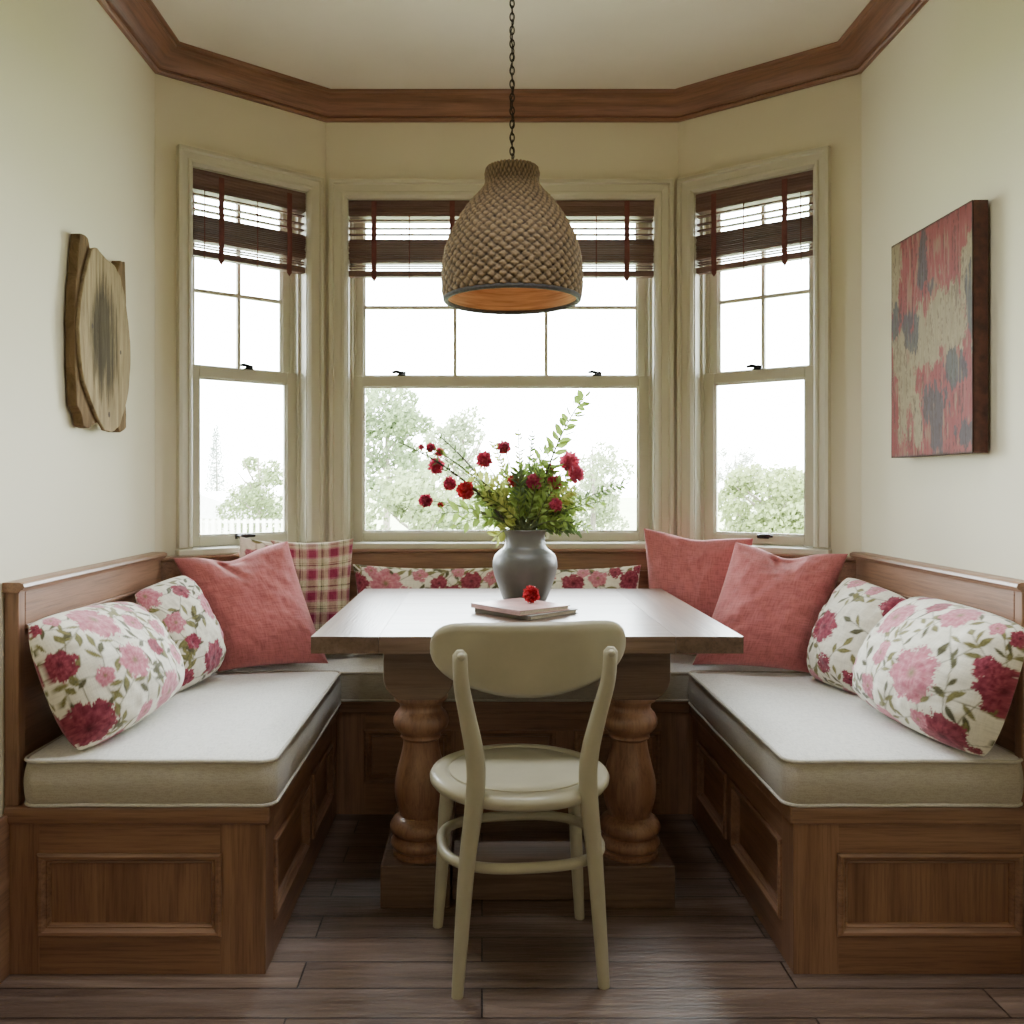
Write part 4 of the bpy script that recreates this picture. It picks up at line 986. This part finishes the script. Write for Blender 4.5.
# ------------------------------------------------------------------ outdoors
GZ = -.9
struct(MB().box(-60,5.5,GZ-.2,60,140,GZ).build('garden_ground', flat('pale_lawn', (.30,.34,.18), .9, nsc=.6, nam=.2)))
def tree(name, label, cat, px, d, ytop, ybot, rpx, col, seed, n=5200, conifer=False, trans=.35):
    r = random.Random(seed); top = P(px,ytop,d).z; x = (px-CX)*d/F; W = rpx*d/F; lo = P(px,ybot,d).z
    t = thing(name, label, cat, (x,d,GZ)); o = (x,d,GZ); Ht = top-GZ
    bark = M.setdefault('bark', flat('pale_bark', (.20,.17,.14), .9)); tr = MB()
    tr.tube([(x,d,GZ),(x+.05*W,d,GZ+Ht*.4),(x,d,top-.1*Ht)], [.05*W+.03,.035*W+.02,.008], 8)
    if not conifer:
        for k in range(9):
            a = r.uniform(0,6.28); z = GZ+Ht*r.uniform(.25,.6)
            tr.tube([(x,d,z),(x+W*.4*math.cos(a),d+W*.4*math.sin(a),z+Ht*.14),(x+W*.75*math.cos(a),d+W*.75*math.sin(a),z+Ht*.3)], [.02*W+.01,.012*W+.008,.004], 5)
    tr.build('trunk', bark, t, o, smooth=True)
    lf = MB(); s = W*.045
    def q(p, s):
        a = Vector([r.gauss(0,1) for _ in range(3)]).normalized(); b = a.orthogonal().normalized(); c = a.cross(b); p = Vector(p)
        lf.add([p-b*s, p+c*s*.6, p+b*s, p-c*s*.6], [(0,1,2,3)])
    if conifer:
        for k in range(n):
            f = r.random()**.7; tier = math.floor(f*13)/13; R = W*(f*.85+.15)*(.55+.45*((f*13) % 1)); a = r.uniform(0,6.28); rr = R*math.sqrt(r.random())
            q((x+rr*math.cos(a), d+rr*math.sin(a), top-f*(top-lo)-rr*.25), s*1.1)
    else:
        cl = []
        for k in range(34):
            while True:
                p = Vector((r.uniform(-1,1), r.uniform(-1,1), r.uniform(-1,1)))
                if .25 < p.length < 1: break
            cl.append((Vector((x+p.x*W*.8, d+p.y*W*.8, (top+lo)/2+p.z*(top-lo)/2*.85)), W*r.uniform(.18,.34)))
        for k in range(n):
            c, R = r.choice(cl); p = Vector([r.gauss(0,1) for _ in range(3)]).normalized()*R*r.uniform(.6,1.05); p.z *= .8
            q(c+p, s*r.uniform(.7,1.3))
    lf.build('foliage', leafy('foliage_%d' % seed, tuple(q*.78 for q in col), .3, .8, trans), t, o)  # distance haze is put into the pale foliage colours
YG = CY + (H-GZ)
tree('tall_tree','tall pale green tree at the left of the centre window view','tree', 385, 24, 372, 520, 62, (.18,.24,.11), 101, 7000)
tree('round_tree','round hazy tree just right of the tall one in the centre window','tree', 462, 34, 402, 560, 52, (.24,.29,.16), 102)
tree('round_tree','hazy rounded tree at the right of the centre window view','tree', 592, 32, 430, 560, 46, (.24,.29,.15), 103)
tree('leafy_bush','low leafy bush along the foot of the centre window view','bush', 420, 20, 466, 575, 75, (.22,.27,.12), 104)
tree('spruce_tree','slim pointed spruce seen through the left window','tree', 216, 40, 424, 505, 19, (.15,.19,.15), 105, 2600, True)
tree('round_tree','round green tree seen through the left window beside the spruce','tree', 258, 30, 443, 570, 44, (.19,.24,.10), 106)
tree('leafy_bush','broad light green bush filling the foot of the right window','bush', 768, 22, 462, 560, 70, (.22,.27,.10), 107, 6500)
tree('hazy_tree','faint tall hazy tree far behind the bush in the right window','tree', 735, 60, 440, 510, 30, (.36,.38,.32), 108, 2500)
def house():
    d = 33; a = P(176,0,d).x; b = P(262,0,d).x; o = ((a+b)/2,d,GZ); t = thing('garden_shed', 'low white building with a pale pitched roof outside the left window', 'building', o)
    zr, ze = P(0,492,d).z, P(0,517,d).z
    pale = flat('pale_plaster', (.62,.60,.56), .9); roof = flat('pale_roof', (.55,.54,.53), .8)
    MB().box(a+.4,d,GZ,b-.4,d+3,ze).build('wall', pale, t, o)
    m = P(196,0,d).x
    MB().prism([(a,ze-.05),(b,ze-.05),(b,ze+.04),(m,zr),(a,ze+.04)], d-.3, d+3.3, lambda u,v,h: (u,h,v)).build('roof', roof, t, o)
    f = thing('garden_fence', 'pale picket fence in front of the low white building', 'fence', (o[0],27,GZ)); fo = (o[0],27,GZ)
    a, b = P(180,0,27).x, P(300,0,27).x; zt = P(0,519,27).z; r = MB(); r.box(a,27,zt-.12,b,27.05,zt-.05); r.box(a,27,GZ+.15,b,27.05,GZ+.22); r.build('rails', pale, f, fo)
    p = MB(); x = a
    while x < b: p.box(x,26.96,GZ,x+.10,27,zt); x += .19
    po = p.build('pickets', pale, f, fo)
house()

# ------------------------------------------------------------------ light
w = bpy.data.worlds.new('overcast_sky'); S.world = w; w.use_nodes = True; N, L = w.node_tree.nodes, w.node_tree.links
bg = N['Background']; bg.inputs['Strength'].default_value = 17
tc = N.new('ShaderNodeTexCoord'); sx = N.new('ShaderNodeSeparateXYZ'); L.new(tc.outputs['Generated'], sx.inputs[0])
r = ramp(N, [(0,(.55,.56,.50)),(.48,(.75,.77,.74)),(.55,(.88,.95,1.0)),(1,(.88,.95,1))])
mr = N.new('ShaderNodeMapRange'); mr.inputs['From Min'].default_value = -1; L.new(sx.outputs['Z'], mr.inputs['Value']); L.new(mr.outputs[0], r.inputs[0]); L.new(r.outputs[0], bg.inputs['Color'])
def area(name, loc, rot, sx_, sy_, power, c):
    l = bpy.data.lights.new(name,'AREA'); l.shape = 'RECTANGLE'; l.size = sx_; l.size_y = sy_; l.energy = power; l.color = c
    o = bpy.data.objects.new(name, l); COL.objects.link(o); o.location = loc; o.rotation_euler = rot; return o
area('added_rear_fill', (.1,-1.4,2.5), (math.radians(50),0,0), 1.8, 1.2, 5.5, (1,.80,.55))  # warm fill added behind the camera, stands for no actual lamp
for x in (-.28,.50): area('added_down_fill', (x,2.0,2.63), (0,0,0), .4, .4, 3.2, (.90,.95,1.0)).data.spread = math.radians(110)  # unseen area lamps added to brighten floor and cushion tops

S.view_settings.view_transform = 'AgX'
S.view_settings.look = 'AgX - Base Contrast'
S.view_settings.exposure = 1.35
S.cycles.max_bounces = 10; S.cycles.diffuse_bounces = 6; S.cycles.transparent_max_bounces = 16
S.cycles.use_denoising = True; S.cycles.sample_clamp_indirect = 8
